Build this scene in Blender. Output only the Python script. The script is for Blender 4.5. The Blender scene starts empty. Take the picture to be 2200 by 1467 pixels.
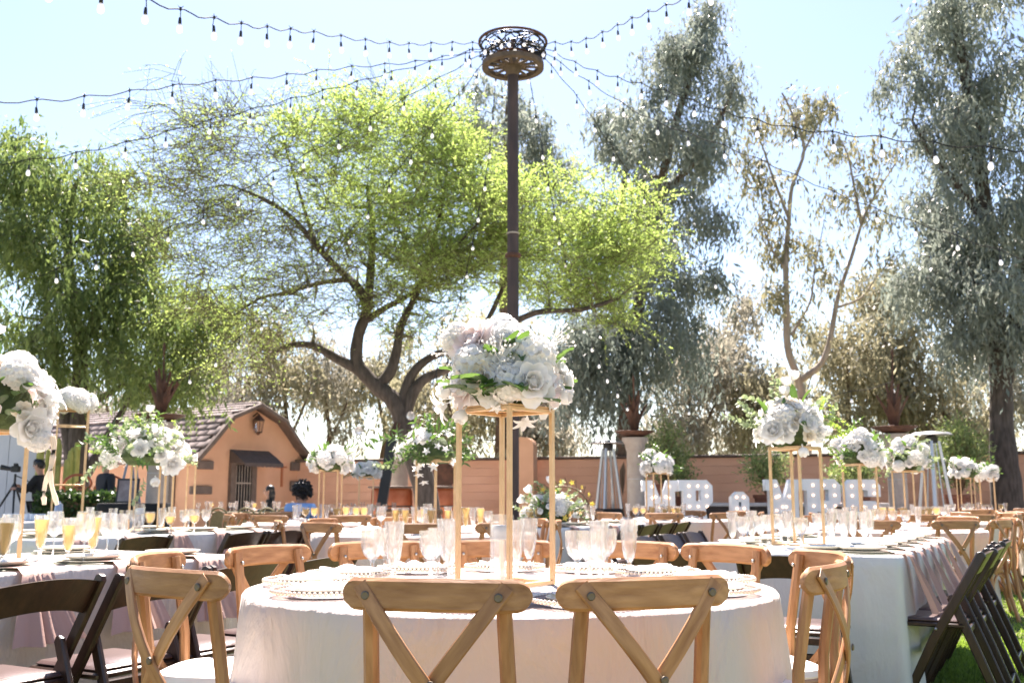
import bpy, bmesh, math, random
import numpy as np
from mathutils import Vector, Matrix, Quaternion

R = math.radians
rnd = random.Random(7)
scene = bpy.context.scene

# ------------------------------------------------------------------ camera
PITCH = R(8.85)
CAM_H = 1.05
FPX = 2139.0          # focal length in pixels of a 2200 px wide frame (35 mm lens)
cam_data = bpy.data.cameras.new("camera")
cam_data.sensor_width = 36.0
cam_data.lens = 35.0
cam_data.clip_start = 0.05
cam_data.clip_end = 1500
cam_data.dof.use_dof = True
cam_data.dof.focus_distance = 2.85
cam_data.dof.aperture_fstop = 6.8
cam = bpy.data.objects.new("camera", cam_data)
scene.collection.objects.link(cam)
cam.location = (0, 0, CAM_H)
cam.rotation_euler = (R(90) + PITCH, 0, 0)
scene.camera = cam

# ------------------------------------------------------------------ sky and sun
SUN_EL, SUN_AZ = R(56), R(-5)       # azimuth measured from +Y (view direction), negative = to the left
world = bpy.data.worlds.new("World")
scene.world = world
world.use_nodes = True
wn = world.node_tree.nodes
sky = wn.new("ShaderNodeTexSky")
sky.sky_type = 'NISHITA'
sky.sun_disc = False
sky.sun_elevation = SUN_EL
sky.sun_rotation = SUN_AZ
sky.air_density = 1.0
sky.dust_density = .5
sky.ozone_density = 1.6
bg = wn["Background"]
bg.inputs[1].default_value = 0.057
world.node_tree.links.new(sky.outputs[0], bg.inputs[0])
sun_data = bpy.data.lights.new("sun", 'SUN')
sun_data.energy = 4.8
sun_data.angle = R(0.55)
sun_data.color = (1.0, 0.95, 0.87)
sun = bpy.data.objects.new("sun", sun_data)
scene.collection.objects.link(sun)
sd = Vector((math.sin(SUN_AZ) * math.cos(SUN_EL), math.cos(SUN_AZ) * math.cos(SUN_EL), math.sin(SUN_EL)))
sun.rotation_euler = sd.to_track_quat('Z', 'Y').to_euler()

scene.view_settings.view_transform = 'Standard'
scene.view_settings.look = 'None'
scene.view_settings.exposure = 2.2
scene.view_settings.gamma = 1.0
scene.view_settings.use_curve_mapping = False
scene.view_settings.use_white_balance = True      # the camera's daylight-shade balance
scene.view_settings.white_balance_temperature = 6800
scene.view_settings.white_balance_tint = 17
scene.render.engine = 'CYCLES'
scene.cycles.use_denoising = True
scene.cycles.max_bounces = 8
scene.cycles.diffuse_bounces = 4
scene.cycles.glossy_bounces = 3
scene.cycles.transmission_bounces = 8
scene.cycles.transparent_max_bounces = 16
scene.cycles.caustics_reflective = False
scene.cycles.caustics_refractive = False
scene.cycles.sample_clamp_indirect = 6.0

# ------------------------------------------------------------------ helpers
COL = scene.collection
_cp, _sp = math.cos(PITCH), math.sin(PITCH)


def at(px, py, d):
    """world point seen at photo pixel (px, py) that stands d metres into the garden"""
    u = (px - 1100) / FPX
    v = (733.5 - py) / FPX
    fy = _cp - v * _sp
    t = d / fy
    return Vector((u * t, d, CAM_H + t * (_sp + v * _cp)))


def tag(o, label=None, cat=None, group=None, kind=None):
    if label:
        o["label"] = label
    if cat:
        o["category"] = cat
    if group:
        o["group"] = group
    if kind:
        o["kind"] = kind
    return o


def empty(name, loc=(0, 0, 0), rz=0.0, parent=None):
    o = bpy.data.objects.new(name, None)
    o.empty_display_size = 0.1
    COL.objects.link(o)
    o.location = loc
    o.rotation_euler = (0, 0, rz)
    o.parent = parent
    return o


def copy_tree(o, parent=None):
    c = o.copy()
    COL.objects.link(c)
    c.parent = parent
    for ch in list(o.children):
        copy_tree(ch, c)
    return c


ORD = ("first second third fourth fifth sixth seventh eighth ninth tenth eleventh twelfth thirteenth fourteenth fifteenth "
       "sixteenth seventeenth eighteenth nineteenth twentieth").split()


def ordinal(objs, fmt):
    objs = sorted(objs, key=lambda o: o.location.x / max(o.location.y, .1))
    for i, o in enumerate(objs):
        o["label"] = fmt.format(o=ORD[i] if i < 20 else ORD[19])


def profile_rect(w, h, b):
    """rounded rectangle cross-section, 8 points"""
    x, y = w / 2, h / 2
    return [(-x + b, -y), (x - b, -y), (x, -y + b), (x, y - b), (x - b, y), (-x + b, y), (-x, y - b), (-x, -y + b)]


def circ(r, n=8):
    return [(r * math.cos(2 * math.pi * i / n), r * math.sin(2 * math.pi * i / n)) for i in range(n)]


class MB:
    def __init__(self):
        self.v = []
        self.f = []

    def quad_grid(self, pts, nu, nv, closed_u=False):
        b = len(self.v)
        self.v += [tuple(p) for p in pts]
        for j in range(nv - 1):
            for i in range(nu if closed_u else nu - 1):
                i2 = (i + 1) % nu
                self.f.append((b + j * nu + i, b + j * nu + i2, b + (j + 1) * nu + i2, b + (j + 1) * nu + i))
        return b

    def box(self, c, s, rz=0.0, bev=0.0, m=None):
        x, y, z = s[0] / 2, s[1] / 2, s[2] / 2
        if bev > 0:
            prof = profile_rect(s[0], s[1], bev)
            rings = []
            for zz, k in ((-z, bev), (-z + bev, 0), (z - bev, 0), (z, bev)):
                for (px, py) in prof:
                    sx = (x - k) / x if x else 1
                    sy = (y - k) / y if y else 1
                    rings.append((px * sx, py * sy, zz))
            vs = rings
            fs = []
            for j in range(3):
                for i in range(8):
                    i2 = (i + 1) % 8
                    fs.append((j * 8 + i, j * 8 + i2, (j + 1) * 8 + i2, (j + 1) * 8 + i))
            fs.append(tuple(range(7, -1, -1)))
            fs.append(tuple(range(24, 32)))
        else:
            vs = [(-x, -y, -z), (x, -y, -z), (x, y, -z), (-x, y, -z), (-x, -y, z), (x, -y, z), (x, y, z), (-x, y, z)]
            fs = [(3, 2, 1, 0), (4, 5, 6, 7), (0, 1, 5, 4), (1, 2, 6, 5), (2, 3, 7, 6), (3, 0, 4, 7)]
        M = Matrix.Translation(c) @ (m.to_4x4() if m is not None else Matrix.Rotation(rz, 4, 'Z'))
        b = len(self.v)
        self.v += [tuple(M @ Vector(p)) for p in vs]
        self.f += [tuple(b + i for i in f) for f in fs]
        return self

    def sweep(self, path, prof, up=(0, 0, 1), scales=None, cap=True):
        """sweep a closed 2D profile along a path. prof: list of (side, up); scales: (su, sv) per station"""
        P = [Vector(p) for p in path]
        n = len(P)
        k = len(prof)
        upv = Vector(up) if up is not None else None
        ref = None
        b = len(self.v)
        for i in range(n):
            t = (P[min(i + 1, n - 1)] - P[max(i - 1, 0)])
            if t.length < 1e-9:
                t = Vector((0, 0, 1))
            t.normalize()
            if upv is None:
                if ref is None:
                    ref = t.cross(Vector((0, 1, 0)) if abs(t.y) < .9 else Vector((1, 0, 0)))
                s = ref - t * ref.dot(t)
                s.normalize()
                ref = s
            else:
                s = t.cross(upv)
                if s.length < 1e-4:
                    s = t.cross(Vector((0, 1, 0.01)))
                s.normalize()
            w = s.cross(t)
            su, sv = scales[i] if scales else (1, 1)
            for (a, c) in prof:
                self.v.append(tuple(P[i] + s * (a * su) + w * (c * sv)))
        for i in range(n - 1):
            for j in range(k):
                j2 = (j + 1) % k
                self.f.append((b + i * k + j, b + i * k + j2, b + (i + 1) * k + j2, b + (i + 1) * k + j))
        if cap:
            self.f.append(tuple(b + j for j in range(k - 1, -1, -1)))
            self.f.append(tuple(b + (n - 1) * k + j for j in range(k)))
        return self

    def tube(self, path, r, n=6, r1=None, cap=True):
        m = len(path)
        if r1 is None:
            r1 = r
        sc = [((r + (r1 - r) * i / max(1, m - 1)),) * 2 for i in range(m)]
        return self.sweep(path, circ(1, n), up=None, scales=sc, cap=cap)

    def lathe(self, prof, n=24, flute=None, c=(0, 0, 0), cap=True):
        """prof: (r, z) list"""
        pts = []
        for k, (r, z) in enumerate(prof):
            for i in range(n):
                a = 2 * math.pi * i / n
                rr = r * (1 + (flute(k, a) if flute else 0))
                pts.append((c[0] + rr * math.cos(a), c[1] + rr * math.sin(a), c[2] + z))
        b = self.quad_grid(pts, n, len(prof), True)
        if cap:
            if prof[0][0] > 1e-4:
                self.f.append(tuple(b + i for i in range(n - 1, -1, -1)))
            if prof[-1][0] > 1e-4:
                q = b + (len(prof) - 1) * n
                self.f.append(tuple(q + i for i in range(n)))
        return self

    def ball(self, c, r, n=8, m=5, sz=1.0):
        prof = [(r * math.sin(math.pi * j / m) + 1e-5, -r * sz * math.cos(math.pi * j / m)) for j in range(m + 1)]
        return self.lathe(prof, n, c=c, cap=False)

    def prism(self, poly, y0, y1):
        """polygon in xz extruded along y"""
        n = len(poly)
        b = len(self.v)
        self.v += [(p[0], y0, p[1]) for p in poly] + [(p[0], y1, p[1]) for p in poly]
        for i in range(n):
            j = (i + 1) % n
            self.f.append((b + i, b + j, b + n + j, b + n + i))
        self.f.append(tuple(b + i for i in range(n - 1, -1, -1)))
        self.f.append(tuple(b + n + i for i in range(n)))
        return self

    def add(self, other, M=None):
        b = len(self.v)
        self.v += [tuple(M @ Vector(p)) for p in other.v] if M is not None else other.v
        self.f += [tuple(b + i for i in f) for f in other.f]
        return self

    def mesh(self, name, mat, smooth=38):
        me = bpy.data.meshes.new(name)
        me.from_pydata(self.v, [], self.f)
        if mat is not None:
            me.materials.append(mat)
        if smooth:
            me.polygons.foreach_set("use_smooth", [True] * len(me.polygons))
            me.set_sharp_from_angle(angle=R(smooth))
        me.update()
        return me

    def build(self, name, mat, parent=None, smooth=38, loc=None):
        o = bpy.data.objects.new(name, self.mesh(name, mat, smooth))
        COL.objects.link(o)
        if parent is not None:
            o.parent = parent
        if loc is not None:
            o.location = loc
        return o


def inst(name, me, parent=None, loc=(0, 0, 0), rot=None, scale=None):
    o = bpy.data.objects.new(name, me)
    COL.objects.link(o)
    if parent is not None:
        o.parent = parent
    o.location = loc
    if rot is not None:
        o.rotation_euler = rot
    if scale is not None:
        o.scale = scale if hasattr(scale, '__len__') else (scale,) * 3
    return o


# ------------------------------------------------------------------ materials
def new_mat(name):
    m = bpy.data.materials.new(name)
    m.use_nodes = True
    return m, m.node_tree.nodes, m.node_tree.links, m.node_tree.nodes["Principled BSDF"]


def mat(name, col, rough=.6, col2=None, scale=8.0, stretch=(1, 1, 1), bump=0.0, bscale=None, metal=0.0, var=0.0, detail=4.0, spec=None,
        sheen=0.0, lo=.35, hi=.68, bdist=.02, rot=0.0):
    m, N, L, P = new_mat(name)
    P.inputs["Roughness"].default_value = rough
    P.inputs["Metallic"].default_value = metal
    if spec is not None:
        P.inputs["Specular IOR Level"].default_value = spec
    if sheen:
        P.inputs["Sheen Weight"].default_value = sheen
    tc = N.new("ShaderNodeTexCoord")
    mp = N.new("ShaderNodeMapping")
    mp.inputs["Scale"].default_value = stretch
    if rot:
        mp.vector_type = 'TEXTURE'
        mp.inputs["Scale"].default_value = tuple(1 / q for q in stretch)
        mp.inputs["Rotation"].default_value = (0, rot, 0)
    L.new(tc.outputs["Object"], mp.inputs[0])
    noise = N.new("ShaderNodeTexNoise")
    noise.inputs["Scale"].default_value = scale
    noise.inputs["Detail"].default_value = detail
    if var:                                   # every piece gets its own stretch of grain
        noise.noise_dimensions = '4D'
        ow = N.new("ShaderNodeObjectInfo")
        mw = N.new("ShaderNodeMath")
        mw.operation = 'MULTIPLY'
        mw.inputs[1].default_value = 37.0
        L.new(ow.outputs["Random"], mw.inputs[0])
        L.new(mw.outputs[0], noise.inputs["W"])
    L.new(mp.outputs[0], noise.inputs["Vector"])
    out = None
    if col2 is not None:
        rp = N.new("ShaderNodeValToRGB")
        rp.color_ramp.elements[0].position = lo
        rp.color_ramp.elements[1].position = hi
        rp.color_ramp.elements[0].color = (*col, 1)
        rp.color_ramp.elements[1].color = (*col2, 1)
        L.new(noise.outputs[0], rp.inputs[0])
        out = rp.outputs[0]
    else:
        rgb = N.new("ShaderNodeRGB")
        rgb.outputs[0].default_value = (*col, 1)
        out = rgb.outputs[0]
    if var:
        oi = N.new("ShaderNodeObjectInfo")
        hs = N.new("ShaderNodeHueSaturation")
        mr = N.new("ShaderNodeMapRange")
        mr.inputs[3].default_value = 1 - var
        mr.inputs[4].default_value = 1 + var
        L.new(oi.outputs["Random"], mr.inputs[0])
        L.new(mr.outputs[0], hs.inputs["Value"])
        L.new(out, hs.inputs["Color"])
        out = hs.outputs[0]
    L.new(out, P.inputs["Base Color"])
    if bump:
        bp = N.new("ShaderNodeBump")
        bp.inputs["Strength"].default_value = bump
        bp.inputs["Distance"].default_value = bdist
        if bscale:
            n2 = N.new("ShaderNodeTexNoise")
            n2.inputs["Scale"].default_value = bscale
            n2.inputs["Detail"].default_value = 5
            n2.inputs["Distortion"].default_value = .6 if bdist > .02 else 0
            L.new(mp.outputs[0], n2.inputs["Vector"])
            L.new(n2.outputs[0], bp.inputs["Height"])
        else:
            L.new(noise.outputs[0], bp.inputs["Height"])
        L.new(bp.outputs[0], P.inputs["Normal"])
    return m


def leaf_mat(name, c1, c2, trans=.45, rough=.55, gain=1.0):
    """leaf colours vary from leaf to leaf (face attribute 'tint')"""
    m, N, L, P = new_mat(name)
    P.inputs["Roughness"].default_value = rough
    at_ = N.new("ShaderNodeAttribute")
    at_.attribute_name = "tint"
    rp = N.new("ShaderNodeValToRGB")
    rp.color_ramp.elements[0].color = (*c1, 1)
    rp.color_ramp.elements[1].color = (*c2, 1)
    L.new(at_.outputs["Fac"], rp.inputs[0])
    L.new(rp.outputs[0], P.inputs["Base Color"])
    tr = N.new("ShaderNodeBsdfTranslucent")
    hs = N.new("ShaderNodeHueSaturation")
    hs.inputs["Value"].default_value = 1.5 * gain
    hs.inputs["Saturation"].default_value = 1.08
    L.new(rp.outputs[0], hs.inputs["Color"])
    L.new(hs.outputs[0], tr.inputs[0])
    mx = N.new("ShaderNodeMixShader")
    mx.inputs[0].default_value = trans
    out = N["Material Output"]
    L.new(P.outputs[0], mx.inputs[1])
    L.new(tr.outputs[0], mx.inputs[2])
    L.new(mx.outputs[0], out.inputs[0])
    return m


def thin_mat(name, col, trans=.35, rough=.6, tcol=None, var=0.0, bump=0.0, bscale=60):
    """petals and cloth: diffuse plus light shining through"""
    m = mat(name, col, rough, var=var, bump=bump, bscale=bscale)
    N, L = m.node_tree.nodes, m.node_tree.links
    P = N["Principled BSDF"]
    tr = N.new("ShaderNodeBsdfTranslucent")
    tr.inputs[0].default_value = (*(tcol or col), 1)
    mx = N.new("ShaderNodeMixShader")
    mx.inputs[0].default_value = trans
    L.new(P.outputs[0], mx.inputs[1])
    L.new(tr.outputs[0], mx.inputs[2])
    L.new(mx.outputs[0], N["Material Output"].inputs[0])
    return m


def glass_mat(name, tint=(1, 1, 1), clear=.4, milk=.06):
    m, N, L, P = new_mat(name)
    N.remove(P)
    g = N.new("ShaderNodeBsdfGlass")
    g.inputs["Color"].default_value = (*tint, 1)
    g.inputs["IOR"].default_value = 1.46
    g.inputs["Roughness"].default_value = 0.0
    t = N.new("ShaderNodeBsdfTransparent")
    t.inputs[0].default_value = (*tint, 1)
    d = N.new("ShaderNodeBsdfTranslucent")
    d.inputs[0].default_value = (.95, .95, .95, 1)
    m1 = N.new("ShaderNodeMixShader")
    m1.inputs[0].default_value = clear
    L.new(g.outputs[0], m1.inputs[1])
    L.new(t.outputs[0], m1.inputs[2])
    m2 = N.new("ShaderNodeMixShader")
    m2.inputs[0].default_value = milk
    L.new(m1.outputs[0], m2.inputs[1])
    L.new(d.outputs[0], m2.inputs[2])
    L.new(m2.outputs[0], N["Material Output"].inputs[0])
    return m


def emit_mat(name, col, strength, base=(.9, .9, .88)):
    m, N, L, P = new_mat(name)
    P.inputs["Base Color"].default_value = (*base, 1)
    P.inputs["Emission Color"].default_value = (*col, 1)
    P.inputs["Emission Strength"].default_value = strength
    P.inputs["Roughness"].default_value = .2
    return m


_wl, _wh = (.25, .105, .038), (.47, .242, .108)
WOODX = mat("honey_wood_grain_across", _wl, .5, _wh, 5.5, (1.2, 9, 9), .15, var=.18, detail=8, lo=.3, hi=.7)
WOODZ = mat("honey_wood_grain_upright", _wl, .5, _wh, 5.5, (9, 9, 1.1), .15, var=.18, detail=8, lo=.3, hi=.7)
WOODD = {s_: mat("honey_wood_grain_slanted", _wl, .5, _wh, 5.5, (9, 9, 1.1), .15, var=.18, detail=8, lo=.3, hi=.7, rot=R(38 * s_)) for s_ in (-1, 1)}
DARKW = mat("dark_mahogany", (.020, .010, .007), .33, (.045, .022, .013), 6, (8, 8, 1.5), .05, var=.15)
VINYL = mat("brown_vinyl", (.085, .055, .05), .3, (.11, .07, .065), 12, bump=.1, bscale=90)
CUSH = mat("ivory_cushion", (.80, .76, .70), .85, (.84, .80, .75), 10, bump=.25, bscale=14)
PIPE = mat("tan_piping", (.42, .27, .19), .8)
BOLT = mat("steel_bolt", (.55, .53, .50), .3, metal=1.0)
BOLTD = mat("bronze_bolt", (.16, .13, .10), .45, metal=.7)
GOLD = mat("brushed_gold", (.62, .40, .22), .42, (.70, .47, .27), 20, metal=.55, bump=.03)
CLOTH = mat("linen_tablecloth", (.59, .51, .455), .85, (.65, .575, .52), 2.2, (1, 1, .45), bump=1.0, bscale=4.5, sheen=.1, bdist=.06)
CLOTHW = mat("white_satin_tablecloth", (.60, .585, .56), .6, (.67, .655, .63), 1.6, (1, 1, .45), bump=.8, bscale=4, sheen=.1, bdist=.05)
NAPK = thin_mat("dusty_rose_napkin", (.50, .325, .27), .15, .6, bump=.3, bscale=12, var=.1)
NAPW = thin_mat("blush_napkin", (.84, .76, .73), .25, .75, bump=.3, bscale=20)
PLATE = mat("cream_stoneware", (.74, .70, .60), .25)
CHARG = mat("olive_charger", (.16, .17, .11), .4)
BLUSHG = glass_mat("blush_charger_glass", (.98, .86, .85), .35, .35)
BEADM = mat("gold_pearl_bead", (.83, .70, .56), .3, metal=.25)
GLASS = glass_mat("clear_crystal", (1, 1, 1), .58, .02)
CLEARG = glass_mat("clear_cylinder_glass", (1, 1, 1), .85, .03)
BULBG = glass_mat("bulb_glass", (1, 1, 1), .35, .35)
WATERM = glass_mat("candle_water", (.97, .98, 1), .85, .06)
CANDLE = mat("white_wax", (.9, .88, .84), .5)


def amber():
    m, N, L, P = new_mat("champagne")
    P.inputs["Base Color"].default_value = (.84, .60, .28, 1)
    P.inputs["Roughness"].default_value = .15
    tr = N.new("ShaderNodeBsdfTranslucent")
    tr.inputs[0].default_value = (.98, .77, .42, 1)
    tp = N.new("ShaderNodeBsdfTransparent")
    tp.inputs[0].default_value = (.99, .86, .60, 1)
    a = N.new("ShaderNodeMixShader")
    a.inputs[0].default_value = .62
    L.new(P.outputs[0], a.inputs[1])
    L.new(tr.outputs[0], a.inputs[2])
    b = N.new("ShaderNodeMixShader")
    b.inputs[0].default_value = .45
    L.new(a.outputs[0], b.inputs[1])
    L.new(tp.outputs[0], b.inputs[2])
    L.new(b.outputs[0], N["Material Output"].inputs[0])
    return m


CHAMP = amber()
PETAL = thin_mat("white_petal", (.88, .865, .84), .45, .6, (.95, .93, .90), bump=.1, bscale=40)
PETALC = thin_mat("cream_petal", (.88, .82, .72), .45, .6, (.94, .85, .72))
PETALB = thin_mat("blush_petal", (.86, .785, .76), .45, .6, (.94, .83, .80))
GREEN = thin_mat("deep_green_leaf", (.055, .105, .032), .28, .42, (.16, .30, .05), var=.25)
SAGE = thin_mat("sage_eucalyptus_leaf", (.27, .33, .20), .3, .55, (.42, .52, .24), var=.2)
LIME = thin_mat("lime_leaf", (.25, .36, .08), .4, .5, (.45, .62, .10), var=.2)
YELLOW = thin_mat("yellow_blossom", (.75, .58, .10), .3)
MOSS = mat("floral_moss", (.04, .065, .02), .9, (.08, .11, .035), 30, bump=.8)
TWIG = mat("brown_twig", (.16, .09, .05), .8, (.24, .15, .09), 20)
STUCCO = mat("peach_stucco", (.60, .325, .20), .9, (.72, .41, .265), 1.1, bump=.25, bscale=45)
BLOCK = mat("terracotta_block", (.58, .315, .21), .9, (.66, .375, .26), .9, bump=.3, bscale=30, var=.05)
WCAP = mat("brown_wall_cap", (.085, .058, .045), .8, (.12, .082, .065), 6, bump=.2)
TILE = mat("grey_brown_roof_tile", (.15, .115, .11), .8, (.21, .165, .155), 9, bump=.3, var=.16)
TRIM = mat("brown_trim", (.12, .085, .07), .7, (.16, .115, .095), 8)
RUST = mat("rusty_steel", (.055, .024, .015), .75, (.12, .05, .028), 7, bump=.3, var=.15)
POLE = mat("rusted_pole", (.035, .022, .022), .6, (.075, .045, .04), 6, (1, 1, .3), bump=.2)
WHEELW = mat("weathered_wheel", (.085, .06, .046), .85, (.14, .10, .075), 10, bump=.3)
BLACK = mat("black_plastic", (.012, .012, .013), .45)
BLACKC = mat("black_cloth", (.010, .010, .011), .9)
STONE = mat("sandstone_column", (.34, .28, .24), .9, (.42, .36, .31), 5, bump=.35, bscale=22)
STEEL = mat("brushed_steel", (.50, .51, .53), .35, metal=.8)
LETTER = mat("white_painted_letter", (.70, .71, .74), .6, (.75, .76, .78), 4)
LAMPW = emit_mat("lit_letter_bulb", (1.0, .60, .36), 1.3)
BULBL = emit_mat("frosted_led_tip", (1.0, .97, .93), .25)
TERRA = mat("terracotta_pot", (.20, .07, .04), .8, (.26, .10, .06), 8, bump=.2)
COPPER = mat("polished_copper", (.55, .17, .07), .35, (.42, .10, .04), 6, metal=.6)
SKIN = mat("skin", (.42, .23, .16), .55)
HAIR = mat("dark_hair", (.010, .008, .007), .4)
BLUEC = mat("light_blue_shirt", (.22, .38, .66), .85, (.26, .43, .72), 12, bump=.3, bscale=14)
PANEL = mat("pale_grey_panel", (.42, .45, .51), .7, (.47, .50, .55), 1.2)
CONC = mat("pale_concrete", (.40, .37, .36), .9, (.47, .44, .42), 6, bump=.2)
BARK = mat("dark_bark", (.055, .042, .035), .95, (.115, .09, .075), 5, (3, 3, .8), .9, bscale=12)
BARKP = mat("pale_eucalyptus_bark", (.27, .22, .18), .9, (.40, .345, .295), 4, (2, 2, .5), .4)
BARKB = mat("brown_eucalyptus_bark", (.10, .065, .045), .95, (.18, .125, .09), 5, (3, 3, .6), .8, bscale=12)

# ------------------------------------------------------------------ ground
gm, N, L, P = new_mat("lawn")
P.inputs["Roughness"].default_value = .95
P.inputs["Specular IOR Level"].default_value = .1
tc = N.new("ShaderNodeTexCoord")
n1 = N.new("ShaderNodeTexNoise")
n1.inputs["Scale"].default_value = 1.3
n1.inputs["Detail"].default_value = 8
n2 = N.new("ShaderNodeTexNoise")
n2.inputs["Scale"].default_value = 55
n2.inputs["Detail"].default_value = 4
L.new(tc.outputs["Object"], n1.inputs["Vector"])
L.new(tc.outputs["Object"], n2.inputs["Vector"])
rp = N.new("ShaderNodeValToRGB")
rp.color_ramp.elements[0].position = .32
rp.color_ramp.elements[1].position = .7
rp.color_ramp.elements[0].color = (.115, .12, .055, 1)
rp.color_ramp.elements[1].color = (.19, .19, .09, 1)
ad = N.new("ShaderNodeMath")
ad.operation = 'MULTIPLY_ADD'
ad.inputs[1].default_value = .5
L.new(n2.outputs[0], ad.inputs[0])
hf = N.new("ShaderNodeMath")
hf.operation = 'MULTIPLY'
hf.inputs[1].default_value = .5
L.new(n1.outputs[0], hf.inputs[0])
L.new(hf.outputs[0], ad.inputs[2])
L.new(ad.outputs[0], rp.inputs[0])
L.new(rp.outputs[0], P.inputs["Base Color"])
bp = N.new("ShaderNodeBump")
bp.inputs["Strength"].default_value = .8
bp.inputs["Distance"].default_value = .03
L.new(n2.outputs[0], bp.inputs["Height"])
L.new(bp.outputs[0], P.inputs["Normal"])
g = MB()
g.v = [(-700, -100, 0), (700, -100, 0), (700, 900, 0), (-700, 900, 0)]
g.f = [(0, 1, 2, 3)]
tag(g.build("ground", gm, smooth=0), kind="structure")


g = MB()
g.v = [(-40, 15.6, .004), (9.5, 15.6, .004), (14, 20.3, .004), (-8, 30, .004), (-40, 32, .004)]
g.f = [(0, 1, 2, 3, 4)]
tag(g.build("patio", mat("bounce_paving", (.46, .42, .38), .9, (.56, .52, .47), 1.5, bump=.15, bscale=18), smooth=0), kind="structure")  # unseen paving, added to bounce sunlight onto the house and wall


def np_mesh(name, V, F, mat_, tint=None):
    """V (n,3), F (m,k) arrays -> mesh object"""
    me = bpy.data.meshes.new(name)
    k = F.shape[1]
    me.vertices.add(len(V))
    me.vertices.foreach_set("co", V.astype(np.float32).ravel())
    me.loops.add(F.size)
    me.loops.foreach_set("vertex_index", F.astype(np.int32).ravel())
    me.polygons.add(len(F))
    me.polygons.foreach_set("loop_start", np.arange(0, F.size, k, dtype=np.int32))
    me.polygons.foreach_set("loop_total", np.full(len(F), k, dtype=np.int32))
    me.update(calc_edges=True)
    if tint is not None:
        a = me.attributes.new("tint", 'FLOAT', 'FACE')
        a.data.foreach_set("value", tint.astype(np.float32))
    me.materials.append(mat_)
    return me


def grass():
    g = np.random.default_rng(3)
    n = 150000
    # denser where the lawn shows beside the tables
    x = np.concatenate([g.uniform(1.2, 4.6, n // 2), g.uniform(1.5, 9.5, n // 2)])
    y = np.concatenate([g.uniform(3.4, 7.5, n // 2), g.uniform(5.5, 16, n // 2)])
    a = g.uniform(0, 2 * np.pi, n)
    h = g.uniform(.018, .042, n)
    w = g.uniform(.003, .006, n) * (1 + y / 12)
    lean = g.normal(0, .014, (n, 2))
    V = np.zeros((n, 3, 3))
    V[:, 0] = np.stack([x - w * np.cos(a), y - w * np.sin(a), np.zeros(n)], 1)
    V[:, 1] = np.stack([x + w * np.cos(a), y + w * np.sin(a), np.zeros(n)], 1)
    V[:, 2] = np.stack([x + lean[:, 0], y + lean[:, 1], h], 1)
    F = np.arange(n * 3).reshape(n, 3)
    gmat = leaf_mat("grass_blade", (.11, .18, .03), (.25, .35, .07), .42, .6, 1.1)
    o = inst("grass", np_mesh("grass", V.reshape(-1, 3), F, gmat, g.uniform(0, 1, n)))
    tag(o, "short green lawn grass beside the tables", "grass", kind="stuff")


grass()

# ------------------------------------------------------------------ perimeter wall
WA, WB = Vector((-5.75, 26.34, 0)), Vector((17.0, 19.35, 0))
wdir = (WB - WA).normalized()
wl = (WB - WA).length
wrz = math.atan2(wdir.y, wdir.x)
wall = empty("garden_wall", WA, wrz)
tag(wall, "long terracotta block garden wall with a dark brown cap", "wall")
m = MB()
m.box((wl / 2, .12, .97), (wl, .16, 1.94))
m.build("wall_core", BLOCK, wall)
course = MB().box((wl / 2, 0, .09575), (wl, .10, .1915), bev=.003).mesh("block_course", BLOCK)
for k in range(10):
    inst("block_course", course, wall, (0, .055, k * .194))
capm = MB().box((.6, 0, .03), (1.19, .36, .065), bev=.012).mesh("cap_stone", WCAP)
k = 0
while k * 1.2 < wl:
    inst("cap_stone", capm, wall, (k * 1.2, .10, 1.945))
    k += 1
# rounded buttress standing up behind the pole
b = MB()
prof = [(-.3, 0), (.3, 0), (.3, 2.25), (.26, 2.36), (.16, 2.43), (0, 2.45), (-.16, 2.43), (-.26, 2.36), (-.3, 2.25)]
b.prism(prof, -.18, .18)
p = at(1124, 1000, 24.0)
o = b.build("wall_buttress", STUCCO, loc=(p.x, 23.9, 0))
o.rotation_euler = (0, 0, wrz)
tag(o, "round-topped peach buttress rising behind the light pole", "buttress")

# ------------------------------------------------------------------ gable house
G0 = Vector((-6.5, 25.0, 0))
gu = Vector((.552, .834, 0))          # along the gable, to the right
house_rz = math.atan2(gu.y, gu.x)      # local x = along the gable, local -y = outwards
house = empty("gable_house", G0, house_rz)
tag(house, "small peach stucco house with a curved gambrel tiled roof", "house")
LEN = 7.4
prof_wall = [(-1.72, 0), (1.85, 0), (1.85, 1.92), (1.45, 2.32), (.82, 2.90), (0, 3.24), (-.82, 2.90), (-1.40, 2.30), (-1.72, 1.92)]
m = MB()
m.prism(prof_wall, 0, LEN)
m.build("wall", STUCCO, house, smooth=0)
slopes = [((0, 3.33), (-.86, 2.97)), ((-.86, 2.97), (-1.42, 2.36)), ((-1.42, 2.36), (-1.92, 1.86)),
          ((0, 3.33), (.86, 2.97)), ((.86, 2.97), (1.45, 2.36)), ((1.45, 2.36), (2.05, 1.86))]
deck = MB()
for (a, b_) in slopes:
    d = Vector((b_[0] - a[0], b_[1] - a[1])).normalized()
    nrm = Vector((-d.y, d.x)) if d.x < 0 else Vector((d.y, -d.x))
    if nrm.y < 0:
        nrm = -nrm
    t = .05
    q = [(a[0], a[1]), (b_[0], b_[1]), (b_[0] - nrm.x * t, b_[1] - nrm.y * t), (a[0] - nrm.x * t, a[1] - nrm.y * t)]
    deck.prism(q, -.22, LEN + .1)
roof = deck.build("roof", TRIM, house, smooth=0)
tile = MB().box((0, 0, 0), (.358, .30, .05), bev=.006).mesh("roof_tile", TILE)
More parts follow.
